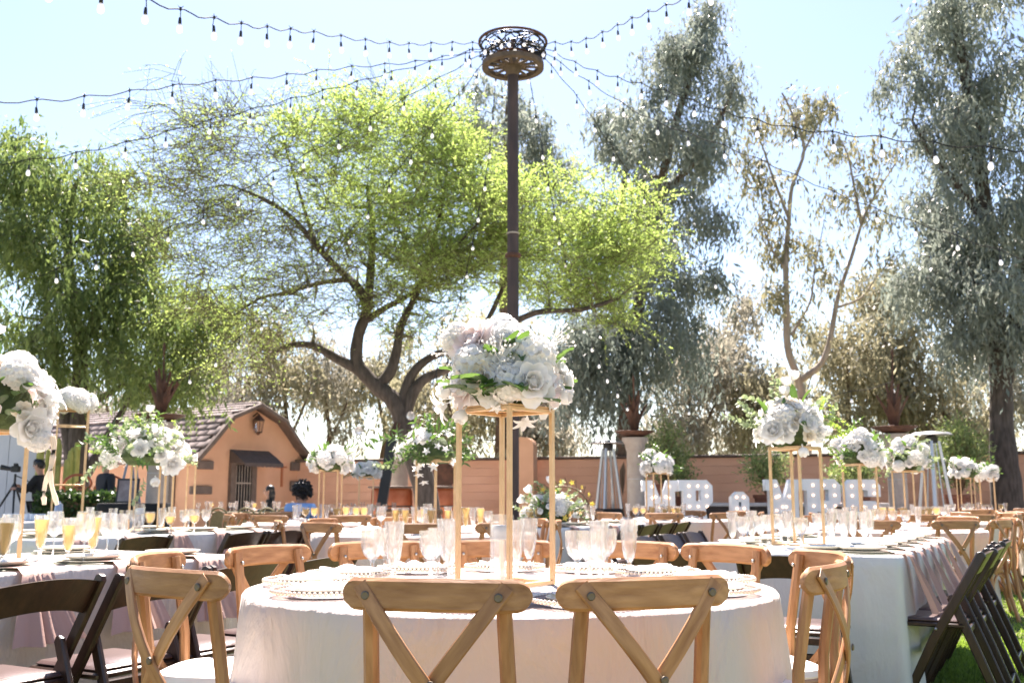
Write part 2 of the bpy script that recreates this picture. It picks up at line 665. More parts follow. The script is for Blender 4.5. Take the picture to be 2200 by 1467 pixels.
for (a, b_) in slopes[:3]:
    va, vb = Vector((a[0], 0, a[1])), Vector((b_[0], 0, b_[1]))
    d = (vb - va)
    n = max(2, round(d.length / .215))
    ang = math.atan2(d.z, d.x)
    for i in range(n):
        c = va + d * ((i + .62) / n)
        for j in range(21):
            y = -.05 + j * .362 + (.18 if i % 2 else 0)
            if y > LEN:
                continue
            o = inst("roof_tile", tile, roof, (c.x + .02, y, c.z + .045))
            # tile: local x across the house length, local y down the slope, kicked up at its lower edge
            ex = Vector((0, 1, 0))
            ey = d.normalized()
            ez = ex.cross(ey)
            if ez.z < 0:
                ez = -ez
                ex = -ex
            M = Matrix((ex, ey, ez)).transposed().to_4x4() @ Matrix.Rotation(R(7), 4, 'X')
            o.rotation_euler = (M @ Matrix.Rotation(R(rnd.uniform(-1.6, 1.6)), 4, 'Z') @ Matrix.Rotation(R(rnd.uniform(-2, 2.5)), 4, 'X')).to_euler()
ridge = MB().box((0, 0, 0), (.40, .20, .06), bev=.02).mesh("ridge_tile", TILE)
for j in range(19):
    inst("ridge_tile", ridge, roof, (0, .0 + j * .40, 3.37), (0, R(rnd.uniform(-3, 3)), R(90)))
# barge boards along the gable edge
for s in (0, 1):
    bb = MB()
    pts = [slopes[3 * s][0], slopes[3 * s][1], slopes[3 * s + 1][1], slopes[3 * s + 2][1]]
    path = [Vector((p[0], -.24, p[1] - .02)) for p in pts]
    bb.sweep(path, profile_rect(.10, .17, .015), up=(0, 1, 0))
    bb.build("barge_board", TRIM, roof)
# quoins
for (sx, z, w, h) in ((-1.55, 1.20, .62, .19), (-1.45, 1.79, .45, .2), (1.50, 1.83, .40, .22), (1.52, 1.32, .42, .26)):
    MB().box((sx, -.04, z), (w, .08, h), bev=.012).build("quoin", TRIM, house)
# barred window below an awning
win = empty("window", (-.30, 0, 0), 0, house)
MB().box((0, -.015, 1.25), (.50, .03, 1.2)).build("pane", BLACK, win)
fr = MB()
for sx in (-.33, .33):
    fr.box((sx, -.05, 1.25), (.16, .12, 1.26), bev=.01)
fr.box((0, -.05, 1.86), (.50, .12, .08), bev=.01)
fr.build("frame", TRIM, win)
for k in range(6):
    MB().tube([(-.22 + k * .088, -.07, .65), (-.22 + k * .088, -.07, 1.80)], .009, 6).build("window_bar", STONE, win)
MB().box((0, -.075, 1.38), (.48, .02, .035)).build("window_bar", STONE, win)
aw = MB()
n = 26
top, bot = [], []
pts = []
for j, (y, z) in enumerate(((-.02, 2.19), (-.30, 2.03), (-.56, 1.86), (-.58, 1.79))):
    for i in range(n + 1):
        x = -.72 + i * (1.26 / n)
        dz = -.035 * abs(math.sin(i * math.pi / 2.6)) if j == 3 else 0
        pts.append((x, y, z + dz))
aw.quad_grid(pts, n + 1, 4)
for sx in (-.72, .54):
    b0 = len(aw.v)
    aw.v += [(sx, -.02, 2.19), (sx, -.30, 2.03), (sx, -.56, 1.86), (sx, -.02, 1.86)]
    aw.f.append((b0, b0 + 1, b0 + 2, b0 + 3))
aw.build("awning", mat("brown_awning_canvas", (.085, .062, .055), .9, (.11, .082, .072), 8), house, smooth=30)
# second barred window on the long side
w2 = empty("window", (-1.72, 1.1, 0), 0, house)
MB().box((-.012, 0, 1.2), (.024, .7, 1.1)).build("pane", BLACK, w2)
f2 = MB()
for sy in (-.38, .38):
    f2.box((-.04, sy, 1.2), (.1, .09, 1.2))
f2.build("frame", TRIM, w2)
for k in range(6):
    MB().tube([(-.06, -.26 + k * .105, .65), (-.06, -.26 + k * .105, 1.75)], .01, 6).build("window_bar", STONE, w2)
# lantern under the ridge
lan = empty("wall_lantern", G0 + gu * 0.0 + Vector((.834, -.552, 0)) * .20, house_rz)
tag(lan, "black iron lantern hung below the house gable peak", "lantern")
lan.location.z = 2.62
m = MB()
m.tube([(0, .2, .42), (0, .05, .50), (0, -.02, .46), (0, 0, .40)], .018, 6)
m.build("bracket", RUST, lan)
m = MB()
m.lathe([(.005, .46), (.05, .43), (.15, .33), (.16, .31), (.14, .31)], 6)
m.lathe([(.10, 0), (.11, .02), (.09, .03), (.02, -.06)][::-1], 6)
for k in range(6):
    a = k * math.pi / 3
    m.tube([(.095 * math.cos(a), .095 * math.sin(a), .02), (.145 * math.cos(a), .145 * math.sin(a), .32)], .010, 4)
m.build("cage", RUST, lan)
MB().lathe([(.085, .03), (.13, .31)], 6, cap=False).build("glass_pane", GLASS, lan, smooth=0)
# orange conduit lines on the wall
m = MB()
m.box((1.02, -.02, 1.55), (.05, .04, .5)).box((1.0, -.02, 1.80), (.34, .04, .04))
m.build("wall_trim", mat("orange_trim", (.42, .14, .06), .8), house)
m = MB()
m.box((1.98, -.3, 1.0), (.2, .2, 2.0), bev=.02)
m.build("corner_post", RUST, house)

# ------------------------------------------------------------------ trees
def rot_rand(g, n):
    v = g.normal(0, 1, (n, 3))
    return v / np.linalg.norm(v, axis=1, keepdims=True)


def leaf_quads(P, D, length, width, g):
    """diamond leaves: base P, direction D (unit), per-leaf length and width"""
    n = len(P)
    S = np.cross(D, rot_rand(g, n))
    S /= np.linalg.norm(S, axis=1, keepdims=True) + 1e-9
    l = length[:, None]
    w = width[:, None]
    V = np.empty((n, 4, 3))
    V[:, 0] = P
    V[:, 1] = P + D * l * .45 + S * w
    V[:, 2] = P + D * l
    V[:, 3] = P + D * l * .45 - S * w
    return V.reshape(-1, 3), np.arange(n * 4).reshape(n, 4)


class Tree:
    def __init__(self, name, label, base, seed, bark, group=None):
        self.g = np.random.default_rng(seed)
        self.root = empty(name, (base[0], base[1], 0))
        tag(self.root, label, "tree", group)
        self.base = Vector((base[0], base[1], 0))
        self.bark = bark
        self.trunk = MB()
        self.br = MB()
        self.nodes = []
        self.nr = []
        self.V, self.F, self.T = [], [], []
        self.cent = []

    def limb(self, pts, r0, r1, n=9):
        P = [Vector(p) - self.base for p in pts]
        # smooth Catmull-Rom
        out = []
        for i in range(len(P) - 1):
            p0, p1, p2, p3 = P[max(i - 1, 0)], P[i], P[i + 1], P[min(i + 2, len(P) - 1)]
            for k in range(4):
                t = k / 4
                out.append(.5 * ((2 * p1) + (p2 - p0) * t + (2 * p0 - 5 * p1 + 4 * p2 - p3) * t * t + (3 * p1 - p0 - 3 * p2 + p3) * t ** 3))
        out.append(P[-1])
        m = len(out)
        sc = []
        for i in range(m):
            r = r0 + (r1 - r0) * (i / (m - 1)) ** .8
            r *= 1 + self.g.normal(0, .05)
            sc.append((r, r))
        if out[0].z < .1:
            sc[0] = (r0 * 1.5, r0 * 1.5)
        self.trunk.sweep(out, circ(1, n), up=None, scales=sc)
        for i in range(m):
            if out[i].z > 1.2:
                self.nodes.append(tuple(out[i]))
                self.nr.append(sc[i][0])

    def grow(self, ells, jitter=.12, rmax=.05, rmin=.008, sub=5, sag=0.0, clump=6):
        """ells: (px, py, d, rx_px, ry_px, rz_m, n) crown lobes; twig paths run from the limbs to every cluster"""
        g = self.g
        C = []
        for (px, py, d, rx, ry, rz, n) in ells:
            c = at(px, py, d) - self.base
            s = d / FPX
            k = max(2, n // clump)
            sub_ = rot_rand(g, k) * (g.uniform(.15, 1, (k, 1)) ** .45)
            u = sub_[g.integers(0, k, n)] + g.normal(0, .17, (n, 3))
            q = np.array(c) + u * np.array([rx * s, rz, ry * s])
            C.append(q)
        C = np.concatenate(C)
        nodes = np.array(self.nodes)
        nr = np.array(self.nr)
        order = np.argsort([np.min(np.linalg.norm(nodes - c, axis=1)) for c in C])
        for i in order:
            c = C[i]
            dd = np.linalg.norm(nodes - c, axis=1) + np.maximum(0, nodes[:, 2] - c[2]) * .5
            j = int(np.argmin(dd))
            a = nodes[j]
            L_ = np.linalg.norm(c - a)
            if L_ < .05:
                continue
            mid = (a + c) / 2 + g.normal(0, jitter * L_, 3) + np.array([0, 0, .10 * L_])
            ts = np.linspace(0, 1, sub)[:, None]
            path = (1 - ts) ** 2 * a + 2 * ts * (1 - ts) * mid + ts ** 2 * c
            r0 = min(rmax, nr[j] * .75)
            r0 = max(r0, rmin)
            r1 = max(rmin, r0 * .35)
            self.br.tube([tuple(p) for p in path], r0, 5, r1, cap=False)
            nodes = np.concatenate([nodes, path[1:]])
            nr = np.concatenate([nr, np.linspace(r0, r1, sub)[1:]])
        self.cent.append(C)
        return C

    def leaves_fill(self, C, per, spread, length, width, droop=.3, tint=None):
        g = self.g
        n = len(C) * per
        B = np.repeat(C, per, 0)
        s = np.array(spread)
        P = B + g.normal(0, 1, (n, 3)) * s
        D = rot_rand(g, n)
        D[:, 2] -= droop
        D /= np.linalg.norm(D, axis=1, keepdims=True)
        self._put(P, D, length, width, tint, per)

    def leaves_hang(self, C, strands, nper, length, width, lo=.5, hi=1.3, spread=.35, tint=None, up=.25):
        """weeping strands: leaves strung down hanging twigs"""
        g = self.g
        k = len(C) * strands
        B = np.repeat(C, strands, 0) + g.normal(0, 1, (k, 3)) * np.array([spread, spread, spread * .6])
        Ls = g.uniform(lo, hi, k)
        out = g.normal(0, 1, (k, 3))
        out[:, 2] = up
        out /= np.linalg.norm(out, axis=1, keepdims=True)
        t = np.tile(np.linspace(0, 1, nper), (k, 1)) + g.uniform(-.5 / nper, .5 / nper, (k, nper))
        P = B[:, None, :] + out[:, None, :] * (Ls * .45)[:, None, None] * t[:, :, None]
        P[:, :, 2] -= (Ls[:, None] * t ** 1.5)
        P = P.reshape(-1, 3)
        P += g.normal(0, .015, P.shape)
        n = len(P)
        D = g.normal(0, .42, (n, 3))
        D[:, 2] -= 1
        D /= np.linalg.norm(D, axis=1, keepdims=True)
        self._put(P, D, length, width, tint, strands * nper)

    def leaves_spray(self, C, sprays, nper, length, width, slen=.45, tint=None, rise=.25, out_bias=None, droop=.35):
        """feathery sprays: small leaflets along fine twigs that fan out"""
        g = self.g
        k = len(C) * sprays
        B = np.repeat(C, sprays, 0) + g.normal(0, .10, (k, 3))
        dr = rot_rand(g, k)
        dr[:, 2] = np.abs(dr[:, 2]) * .6 + g.normal(rise, .35, k)
        if out_bias is not None:
            dr += np.array(out_bias)
        dr /= np.linalg.norm(dr, axis=1, keepdims=True)
        Ls = g.uniform(.5, 1.3, k) * slen
        t = np.tile(np.linspace(0.1, 1, nper), (k, 1))
        P = B[:, None, :] + dr[:, None, :] * (Ls[:, None] * t)[:, :, None]
        P[:, :, 2] -= droop * (Ls[:, None]) * t ** 2
        D = np.repeat(dr, nper, 0) + g.normal(0, .75, (k * nper, 3))
        D /= np.linalg.norm(D, axis=1, keepdims=True)
        self._put(P.reshape(-1, 3), D, length, width, tint, sprays * nper)
        self.spr = (B, dr, Ls, droop)

    def twigs(self, r=.004, seg=3):
        B, dr, Ls, droop = self.spr
        for i in range(0, len(B)):
            b, d, l = B[i], dr[i], Ls[i]
            pts = []
            for t in (0, .5, 1.0):
                p = b + d * l * t
                pts.append((p[0], p[1], p[2] - droop * l * t * t))
            self.br.tube(pts, r, 3, r * .5, cap=False)

    def _put(self, P, D, length, width, tint, per):
        g = self.g
        n = len(P)
        k = np.exp(g.normal(-.05, .28, n))
        V, F = leaf_quads(P, D, g.uniform(*length, n) * k, g.uniform(*width, n) * k, g)
        off = sum(len(v) for v in self.V)
        self.V.append(V)
        self.F.append(F + off)
        nc = n // per
        ct = np.repeat(g.uniform(0, 1, nc), per)
        lo, hi = tint or (0, 1)
        T = lo + (hi - lo) * np.clip(.55 * ct + .45 * g.uniform(0, 1, n), 0, 1)
        self.T.append(T)

    def done(self, leafmat, barkb=None):
        self.trunk.build("trunk", self.bark, self.root, smooth=60)
        if self.br.v:
            tag(self.br.build("branches", barkb or self.bark, self.root, smooth=60), kind="stuff")
        V = np.concatenate(self.V)
        F = np.concatenate(self.F)
        T = np.concatenate(self.T)
        me = np_mesh("crown", V, F, leafmat, T)
        inst("crown", me, self.root)


def path(d, *pts):
    return [at(p[0], p[1], p[2] if len(p) > 2 else d) for p in pts]


L_MESQ = leaf_mat("mesquite_leaflet", (.20, .28, .075), (.36, .45, .145), .52, .6, 1.2)
L_PEPPER = leaf_mat("pepper_tree_leaf", (.065, .11, .04), (.21, .26, .085), .45, .5, 1.0)
L_EUC = leaf_mat("grey_eucalyptus_leaf", (.12, .15, .135), (.27, .29, .24), .38, .4, 1.1)
L_EUCG = leaf_mat("olive_eucalyptus_leaf", (.13, .14, .09), (.30, .275, .165), .4, .45, .9)
L_DRY = leaf_mat("hazed_dry_olive_leaf", (.20, .195, .13), (.37, .34, .23), .42, .5, .9)  # dry olive, lightened to stand in for glare over the far trees
L_GREY = leaf_mat("hazed_grey_leaf", (.23, .22, .18), (.38, .355, .285), .42, .5, .9)  # grey leaves made paler: bright haze put into their colour

# --- mesquite with the twisting trunk behind the pole
D1 = 19.0
t = Tree("mesquite_tree", "leaning mesquite with twisting dark trunk and bright lime feathery crown", at(925, 1085, D1), 11, BARK)
t.limb([Vector((at(930, 1100, D1).x, D1, -.05))] + path(D1, (915, 1060), (893, 985), (868, 910), (848, 862), (805, 825), (768, 780), (770, 720), (788, 668), (795, 600), (800, 500), (790, 400)), .27, .05)
t.limb(path(D1, (800, 822), (765, 792), (720, 768), (670, 742), (620, 742), (585, 755), (555, 735)), .13, .03)
t.limb(path(D1, (792, 660), (770, 620, 18.6), (740, 590), (690, 540, 18), (630, 470, 17.5), (570, 430, 17), (500, 400, 16.5)), .11, .02)
t.limb(path(D1, (700, 550, 18), (670, 500), (645, 420), (620, 340), (600, 270)), .05, .012)
t.limb(path(D1, (745, 600), (680, 610), (610, 630, 18), (560, 640, 17.6), (500, 680, 17.4)), .06, .015)
t.limb(path(D1, (868, 905), (876, 870), (890, 838), (915, 812), (955, 795), (1000, 770, 18.5), (1060, 720, 18), (1150, 672, 17.5), (1250, 665, 17), (1330, 640, 17)), .15, .03)
t.limb(path(D1, (862, 880), (872, 835), (892, 795), (930, 765), (985, 745), (1040, 700), (1080, 620), (1120, 540), (1180, 470)), .12, .025)
t.limb(path(D1, (812, 828), (838, 800), (852, 755), (862, 700), (890, 640), (920, 560), (945, 460), (960, 370)), .13, .025)
t.limb(path(D1, (785, 690), (830, 660), (870, 640), (915, 600), (990, 520, 18), (1060, 440, 17.5)), .07, .02)
C = t.grow([(800, 380, 18.6, 190, 170, 2.0, 105), (920, 330, 19, 130, 120, 1.8, 60), (960, 470, 18.6, 170, 150, 2.0, 100), (1180, 500, 18, 170, 130, 1.8, 105),
            (1330, 520, 17.6, 100, 90, 1.5, 60), (1110, 470, 18, 110, 80, 1.6, 45), (1040, 580, 18.5, 160, 80, 1.8, 55),
            (1300, 640, 17.6, 120, 60, 1.4, 45), (700, 330, 18, 110, 130, 1.8, 60), (860, 520, 18.5, 170, 130, 1.8, 70), (950, 360, 18.5, 100, 100, 1.6, 40), (1230, 590, 17.8, 150, 80, 1.6, 45)], clump=2)
t.leaves_spray(C, 10, 20, (.032, .07), (.0075, .014), .74, (.2, 1))
t.twigs(.005)
C = t.grow([(480, 420, 17, 190, 140, 1.8, 55), (560, 560, 17.4, 200, 110, 1.8, 60), (620, 690, 18, 120, 60, 1.5, 26), (420, 320, 17, 110, 120, 1.6, 26),
            (540, 770, 18.4, 80, 40, 1.3, 20), (700, 620, 18.4, 100, 80, 1.4, 34), (620, 450, 17.6, 120, 130, 1.6, 36), (430, 580, 17, 90, 90, 1.3, 16), (560, 330, 17.4, 120, 90, 1.4, 26)], clump=2)
t.leaves_spray(C, 9, 8, (.03, .065), (.006, .012), .95, (.25, 1), rise=.0, out_bias=(-.5, -.1, -.05))
t.twigs(.0055)
C = t.grow([(860, 600, 18.6, 150, 110, 1.4, 60)], sag=.1)
t.leaves_spray(C, 9, 9, (.035, .07), (.009, .015), .6, (0, .7))
t.twigs(.008)
# wispy bare tips against the sky
g = t.g
n0 = np.array(C)
C = t.grow([(430, 230, 16.8, 130, 70, 1.2, 20), (620, 250, 17.6, 140, 60, 1.2, 18), (760, 220, 18.5, 120, 50, 1.2, 12), (350, 480, 16.5, 90, 90, 1.0, 18)], jitter=.1, rmax=.012, rmin=.006)
t.leaves_spray(C, 5, 4, (.03, .06), (.005, .010), .8, (.1, .7), rise=.5, out_bias=(-.35, 0, .2), droop=.1)
t.twigs(.006)
t.done(L_MESQ, mat('olive_twig', (.10, .085, .045), .85, (.17, .15, .08), 9))

# --- pepper trees at the left
t = Tree("pepper_tree", "tall pepper tree with drooping green foliage behind the flower frame", at(160, 1085, 21), 12, BARK)
t.limb([Vector((at(166, 1100, 21).x, 21, -.05))] + path(21, (165, 1040), (168, 960), (172, 850), (170, 740), (152, 620), (145, 500), (160, 400)), .30, .06)
t.limb(path(21, (160, 1010), (146, 930), (128, 830), (110, 720), (95, 600)), .20, .05)
t.limb(path(21, (170, 770), (200, 690), (235, 600), (262, 520), (270, 450)), .13, .03)
t.limb(path(21, (170, 870), (215, 855), (260, 830), (330, 790)), .12, .03)
t.limb(path(21, (172, 1040), (205, 985), (250, 905), (300, 820), (350, 740)), .14, .03)
C = t.grow([(60, 400, 20.5, 110, 90, 2.2, 60), (190, 400, 21, 120, 90, 2.2, 60), (60, 560, 20.5, 130, 100, 2.2, 65), (220, 540, 20.5, 110, 100, 2.0, 60), (290, 460, 21, 70, 70, 1.5, 24),
            (150, 680, 20.5, 150, 80, 2.0, 65), (40, 740, 20.5, 110, 80, 2.0, 44), (310, 670, 20.5, 110, 90, 2.0, 50), (400, 700, 21, 90, 90, 1.8, 44), (290, 790, 20.5, 110, 60, 1.8, 38),
            (440, 640, 21, 60, 80, 1.4, 22), (-80, 560, 20.5, 100, 200, 2.0, 40), (400, 810, 21, 80, 50, 1.4, 22)])
t.leaves_hang(C, 7, 12, (.10, .19), (.013, .025), .4, 1.0, .26, (0, 1))
t.leaves_fill(C, 22, (.25, .25, .2), (.09, .17), (.013, .025), .4, (.1, 1))
t.done(L_PEPPER)

# --- eucalyptus row
t = Tree("eucalyptus_tree", "grey-leaved eucalyptus rising straight behind the light pole", at(1085, 1085, 33), 13, BARKB)
t.limb([Vector((at(1080, 1100, 33).x, 33, -.05))] + path(33, (1080, 1000), (1085, 700), (1085, 450), (1090, 260), (1095, 190)), .35, .06)
C = t.grow([(1080, 235, 33, 95, 50, 1.6, 36), (1060, 320, 33, 110, 60, 1.8, 42), (1160, 340, 33, 70, 80, 1.5, 34), (1010, 270, 33, 50, 50, 1.2, 14), (1090, 430, 33, 110, 60, 1.6, 32), (1200, 450, 33, 50, 70, 1.4, 20)], rmax=.06)
t.leaves_hang(C, 7, 8, (.14, .26), (.022, .04), .35, .9, .28)
t.leaves_fill(C, 16, (.28, .28, .24), (.14, .25), (.022, .04), .5)
t.done(L_EUC)

t = Tree("eucalyptus_tree", "weeping blue-grey eucalyptus rising over the middle stone column", at(1335, 1085, 24), 14, BARKB)
t.limb([Vector((at(1338, 1100, 24).x, 24, -.05))] + path(24, (1340, 1040), (1345, 930), (1352, 800), (1375, 640), (1405, 470), (1445, 290), (1490, 140), (1525, 40)), .30, .05)
t.limb(path(24, (1380, 600), (1340, 480), (1345, 360), (1370, 250)), .12, .03)
t.limb(path(24, (1420, 420), (1490, 350), (1550, 250), (1580, 180)), .10, .03)
t.limb(path(24, (1355, 780), (1310, 700), (1270, 660)), .10, .03)
C = t.grow([(1530, 40, 24, 45, 60, 1.2, 26), (1500, 110, 24, 70, 60, 1.4, 28), (1410, 140, 24, 80, 60, 1.5, 34), (1575, 160, 24, 45, 50, 1.2, 20), (1370, 230, 24, 80, 60, 1.6, 34),
            (1480, 240, 24, 100, 70, 1.6, 42), (1340, 310, 24, 60, 60, 1.4, 24), (1420, 340, 24, 120, 80, 1.8, 55), (1530, 350, 24, 50, 80, 1.4, 26), (1440, 460, 24, 120, 80, 1.8, 55), (1520, 480, 24, 50, 80, 1.3, 22),
            (1400, 570, 24, 110, 70, 1.8, 46), (1490, 620, 24, 60, 60, 1.3, 24)])
t.leaves_hang(C, 8, 9, (.11, .2), (.014, .026), .35, .95, .21)
t.leaves_fill(C, 16, (.2, .2, .18), (.1, .18), (.014, .026), .6)
C = t.grow([(1290, 700, 23.6, 80, 50, 1.4, 36), (1380, 690, 23.6, 70, 50, 1.4, 32), (1240, 740, 23.6, 40, 40, 1.0, 16), (1330, 780, 23.6, 90, 40, 1.4, 32), (1480, 700, 24, 50, 40, 1.0, 14)])
t.leaves_hang(C, 8, 20, (.12, .22), (.014, .026), 1.0, 2.1, .20, (0, .6))
t.done(L_EUC)

t = Tree("eucalyptus_tree", "slender pale-barked eucalyptus forking into two thin stems", at(1735, 1085, 27), 15, BARKP)
t.limb([Vector((at(1738, 1100, 27).x, 27, -.05))] + path(27, (1735, 1000), (1728, 880), (1715, 815), (1692, 745), (1690, 640), (1688, 560), (1695, 470), (1702, 400), (1728, 320), (1700, 240), (1680, 200)), .15, .025)
t.limb(path(27, (1718, 818), (1765, 780), (1785, 720), (1800, 640), (1830, 550), (1855, 470), (1880, 420), (1925, 350)), .10, .02)
t.limb(path(27, (1695, 470), (1660, 380), (1640, 320), (1620, 270)), .05, .015)
t.limb(path(27, (1690, 580), (1660, 540), (1640, 490), (1625, 450)), .04, .012)
t.limb(path(27, (1850, 480), (1835, 400), (1820, 330), (1800, 290)), .05, .012)
t.limb(path(27, (1700, 720), (1740, 650), (1750, 580), (1770, 480)), .04, .012)
t.limb(path(27, (1800, 660), (1850, 640), (1880, 600), (1910, 560)), .04, .012)
t.limb(path(27, (1725, 330), (1760, 260), (1775, 200)), .04, .012)
C = t.grow([(1700, 220, 27, 50, 30, 1, 12), (1760, 200, 27, 40, 30, 1, 12), (1740, 260, 27, 40, 30, .8, 9), (1640, 260, 27, 40, 30, 1, 9), (1625, 320, 27, 40, 40, 1, 11), (1655, 400, 27, 45, 30, 1, 11), (1800, 310, 27, 40, 40, 1, 10),
            (1830, 390, 27, 40, 30, 1, 9), (1915, 330, 27, 50, 30, 1, 10), (1630, 460, 27, 45, 35, 1, 13), (1670, 540, 27, 60, 30, 1, 10), (1755, 500, 27, 50, 40, 1, 12), (1770, 590, 27, 40, 40, 1, 10), (1890, 570, 27, 40, 40, 1, 10),
            (1660, 650, 27, 55, 35, 1, 11), (1740, 680, 27, 40, 40, 1, 9), (1870, 440, 27, 40, 30, 1, 8), (1795, 440, 27, 40, 30, 1, 8)], rmax=.03)
t.leaves_hang(C, 5, 7, (.13, .24), (.018, .034), .3, .8, .26)
t.leaves_fill(C, 7, (.26, .26, .24), (.12, .22), (.018, .034), .5)
t.done(L_EUCG)

t = Tree("eucalyptus_tree", "huge dark weeping eucalyptus filling the right edge", at(2160, 1085, 21.5), 16, BARK)
t.limb([Vector((at(2165, 1100, 20.5).x, 20.5, -.05))] + path(20.5, (2160, 1030), (2152, 920), (2150, 820), (2140, 680), (2120, 480), (2090, 260), (2060, 80), (2040, -60)), .33, .08)
t.limb(path(20.5, (2152, 850), (2180, 700), (2200, 500), (2210, 300)), .2, .05)
t.limb(path(20.5, (2120, 480), (2060, 400), (2000, 330), (1960, 260)), .12, .03)
t.limb(path(20.5, (2140, 650), (2080, 600), (2020, 560)), .12, .03)
C = t.grow([(2050, 20, 20.5, 90, 60, 1.8, 38), (2160, 20, 20.5, 90, 80, 1.8, 38), (1985, 60, 20.5, 45, 50, 1.2, 18), (1960, 150, 20.5, 45, 50, 1.2, 20), (2060, 150, 20.5, 100, 80, 1.8, 44), (2170, 180, 20.5, 80, 90, 1.8, 38),
            (2030, 290, 20.5, 70, 80, 1.6, 38), (2130, 320, 20.5, 100, 80, 1.8, 42), (2010, 430, 20.5, 80, 70, 1.6, 36), (2120, 450, 20.5, 100, 70, 1.8, 42), (2040, 540, 20.5, 100, 60, 1.7, 40), (2160, 570, 20.5, 80, 70, 1.7, 36),
            (2000, 620, 20.5, 70, 60, 1.4, 26), (2080, 660, 20.5, 90, 60, 1.6, 36), (2180, 690, 20.5, 60, 80, 1.4, 26), (2050, 750, 20.5, 60, 50, 1.2, 20), (2260, 400, 20.5, 80, 350, 1.8, 60)])
t.leaves_hang(C, 8, 10, (.10, .19), (.013, .025), .4, 1.1, .21)
t.leaves_fill(C, 15, (.21, .21, .2), (.1, .18), (.015, .028), .6)
t.done(L_EUC)

# --- trees beyond the wall
far = [  # px, base py unused, d, crown lobes, leaf colour, bark, label
    (470, 34, [(470, 800, 80, 70), (520, 880, 70, 60)], L_GREY, "pale tree showing above the peach house ridge"),
    (610, 36, [(610, 830, 70, 90), (590, 740, 60, 50)], L_DRY, "pale olive tree just beyond the gable right slope"),
    (700, 38, [(700, 860, 70, 80), (730, 780, 60, 60)], L_GREY, "airy grey tree seen left of the mesquite trunk"),
    (965, 34, [(960, 840, 80, 110), (990, 740, 70, 60), (930, 930, 60, 50)], L_DRY, "dry olive tree directly behind the mesquite fork"),
    (1075, 35, [(1080, 850, 70, 110), (1100, 740, 60, 60)], L_DRY, "brownish tree behind the tallest white bouquet"),
    (1190, 33, [(1180, 860, 70, 90), (1180, 930, 70, 50)], L_GREY, "pale tree between tall bouquet and middle column"),
    (1490, 34, [(1480, 850, 90, 110), (1450, 930, 70, 50), (1520, 760, 60, 70)], L_GREY, "hazy brown tree above the first marquee letters"),
    (1590, 36, [(1590, 880, 90, 90), (1570, 680, 60, 70), (1600, 780, 60, 60)], L_GREY, "tall pale tree above the ampersand letter"),
    (1680, 33, [(1660, 880, 80, 90), (1640, 800, 50, 50)], L_DRY, "dense olive tree behind the eucalyptus-sprig bouquet"),
    (1815, 34, [(1820, 840, 90, 120), (1800, 740, 60, 60)], L_DRY, "golden-brown tree left of the rust agave with stalk"),
    (1910, 35, [(1900, 700, 80, 90), (1930, 820, 90, 110), (1880, 620, 50, 60)], L_DRY, "golden-brown tree behind the rust agave with stalk"),
    (2030, 34, [(2020, 860, 90, 100), (2080, 900, 80, 80)], L_DRY, "olive tree glimpsed behind the right patio heater"),
    (2140, 36, [(2150, 820, 80, 110)], L_GREY, "grey tree glimpsed through the right weeping eucalyptus"),
    (820, 40, [(810, 840, 70, 80), (860, 760, 60, 60)], L_DRY, "thin olive tree glimpsed through the mesquite limbs"),
    (250, 36, [(230, 880, 90, 70), (120, 860, 80, 80)], L_GREY, "hazy tree glimpsed behind the pepper tree trunks"),
]
for i, (px, d, lobes, lm, lab) in enumerate(far):
    t = Tree("background_tree", lab, at(px, 1085, d), 40 + i, BARKB, "trees beyond the garden wall")
    tp = lobes[0]
    t.limb([Vector((at(px, 1085, d).x, d, -.05))] + path(d, (px, 1000), (px + 8, 930), (tp[0], tp[1]), (tp[0] + 6, tp[1] - tp[3])), .18, .03, 7)
    t.limb(path(d, (px + 4, 960), (px + 40, 880), (px + 60, 820)), .08, .02, 6)
    C = t.grow([(a, b, d, rx, ry, 1.8, int(rx * ry / 110)) for (a, b, rx, ry) in lobes], rmax=.04)
    t.leaves_hang(C, 6, 9, (.15, .27), (.022, .042), .4, 1.1, .36)
    t.leaves_fill(C, 14, (.38, .38, .34), (.16, .26), (.026, .046), .5)
    t.done(lm)

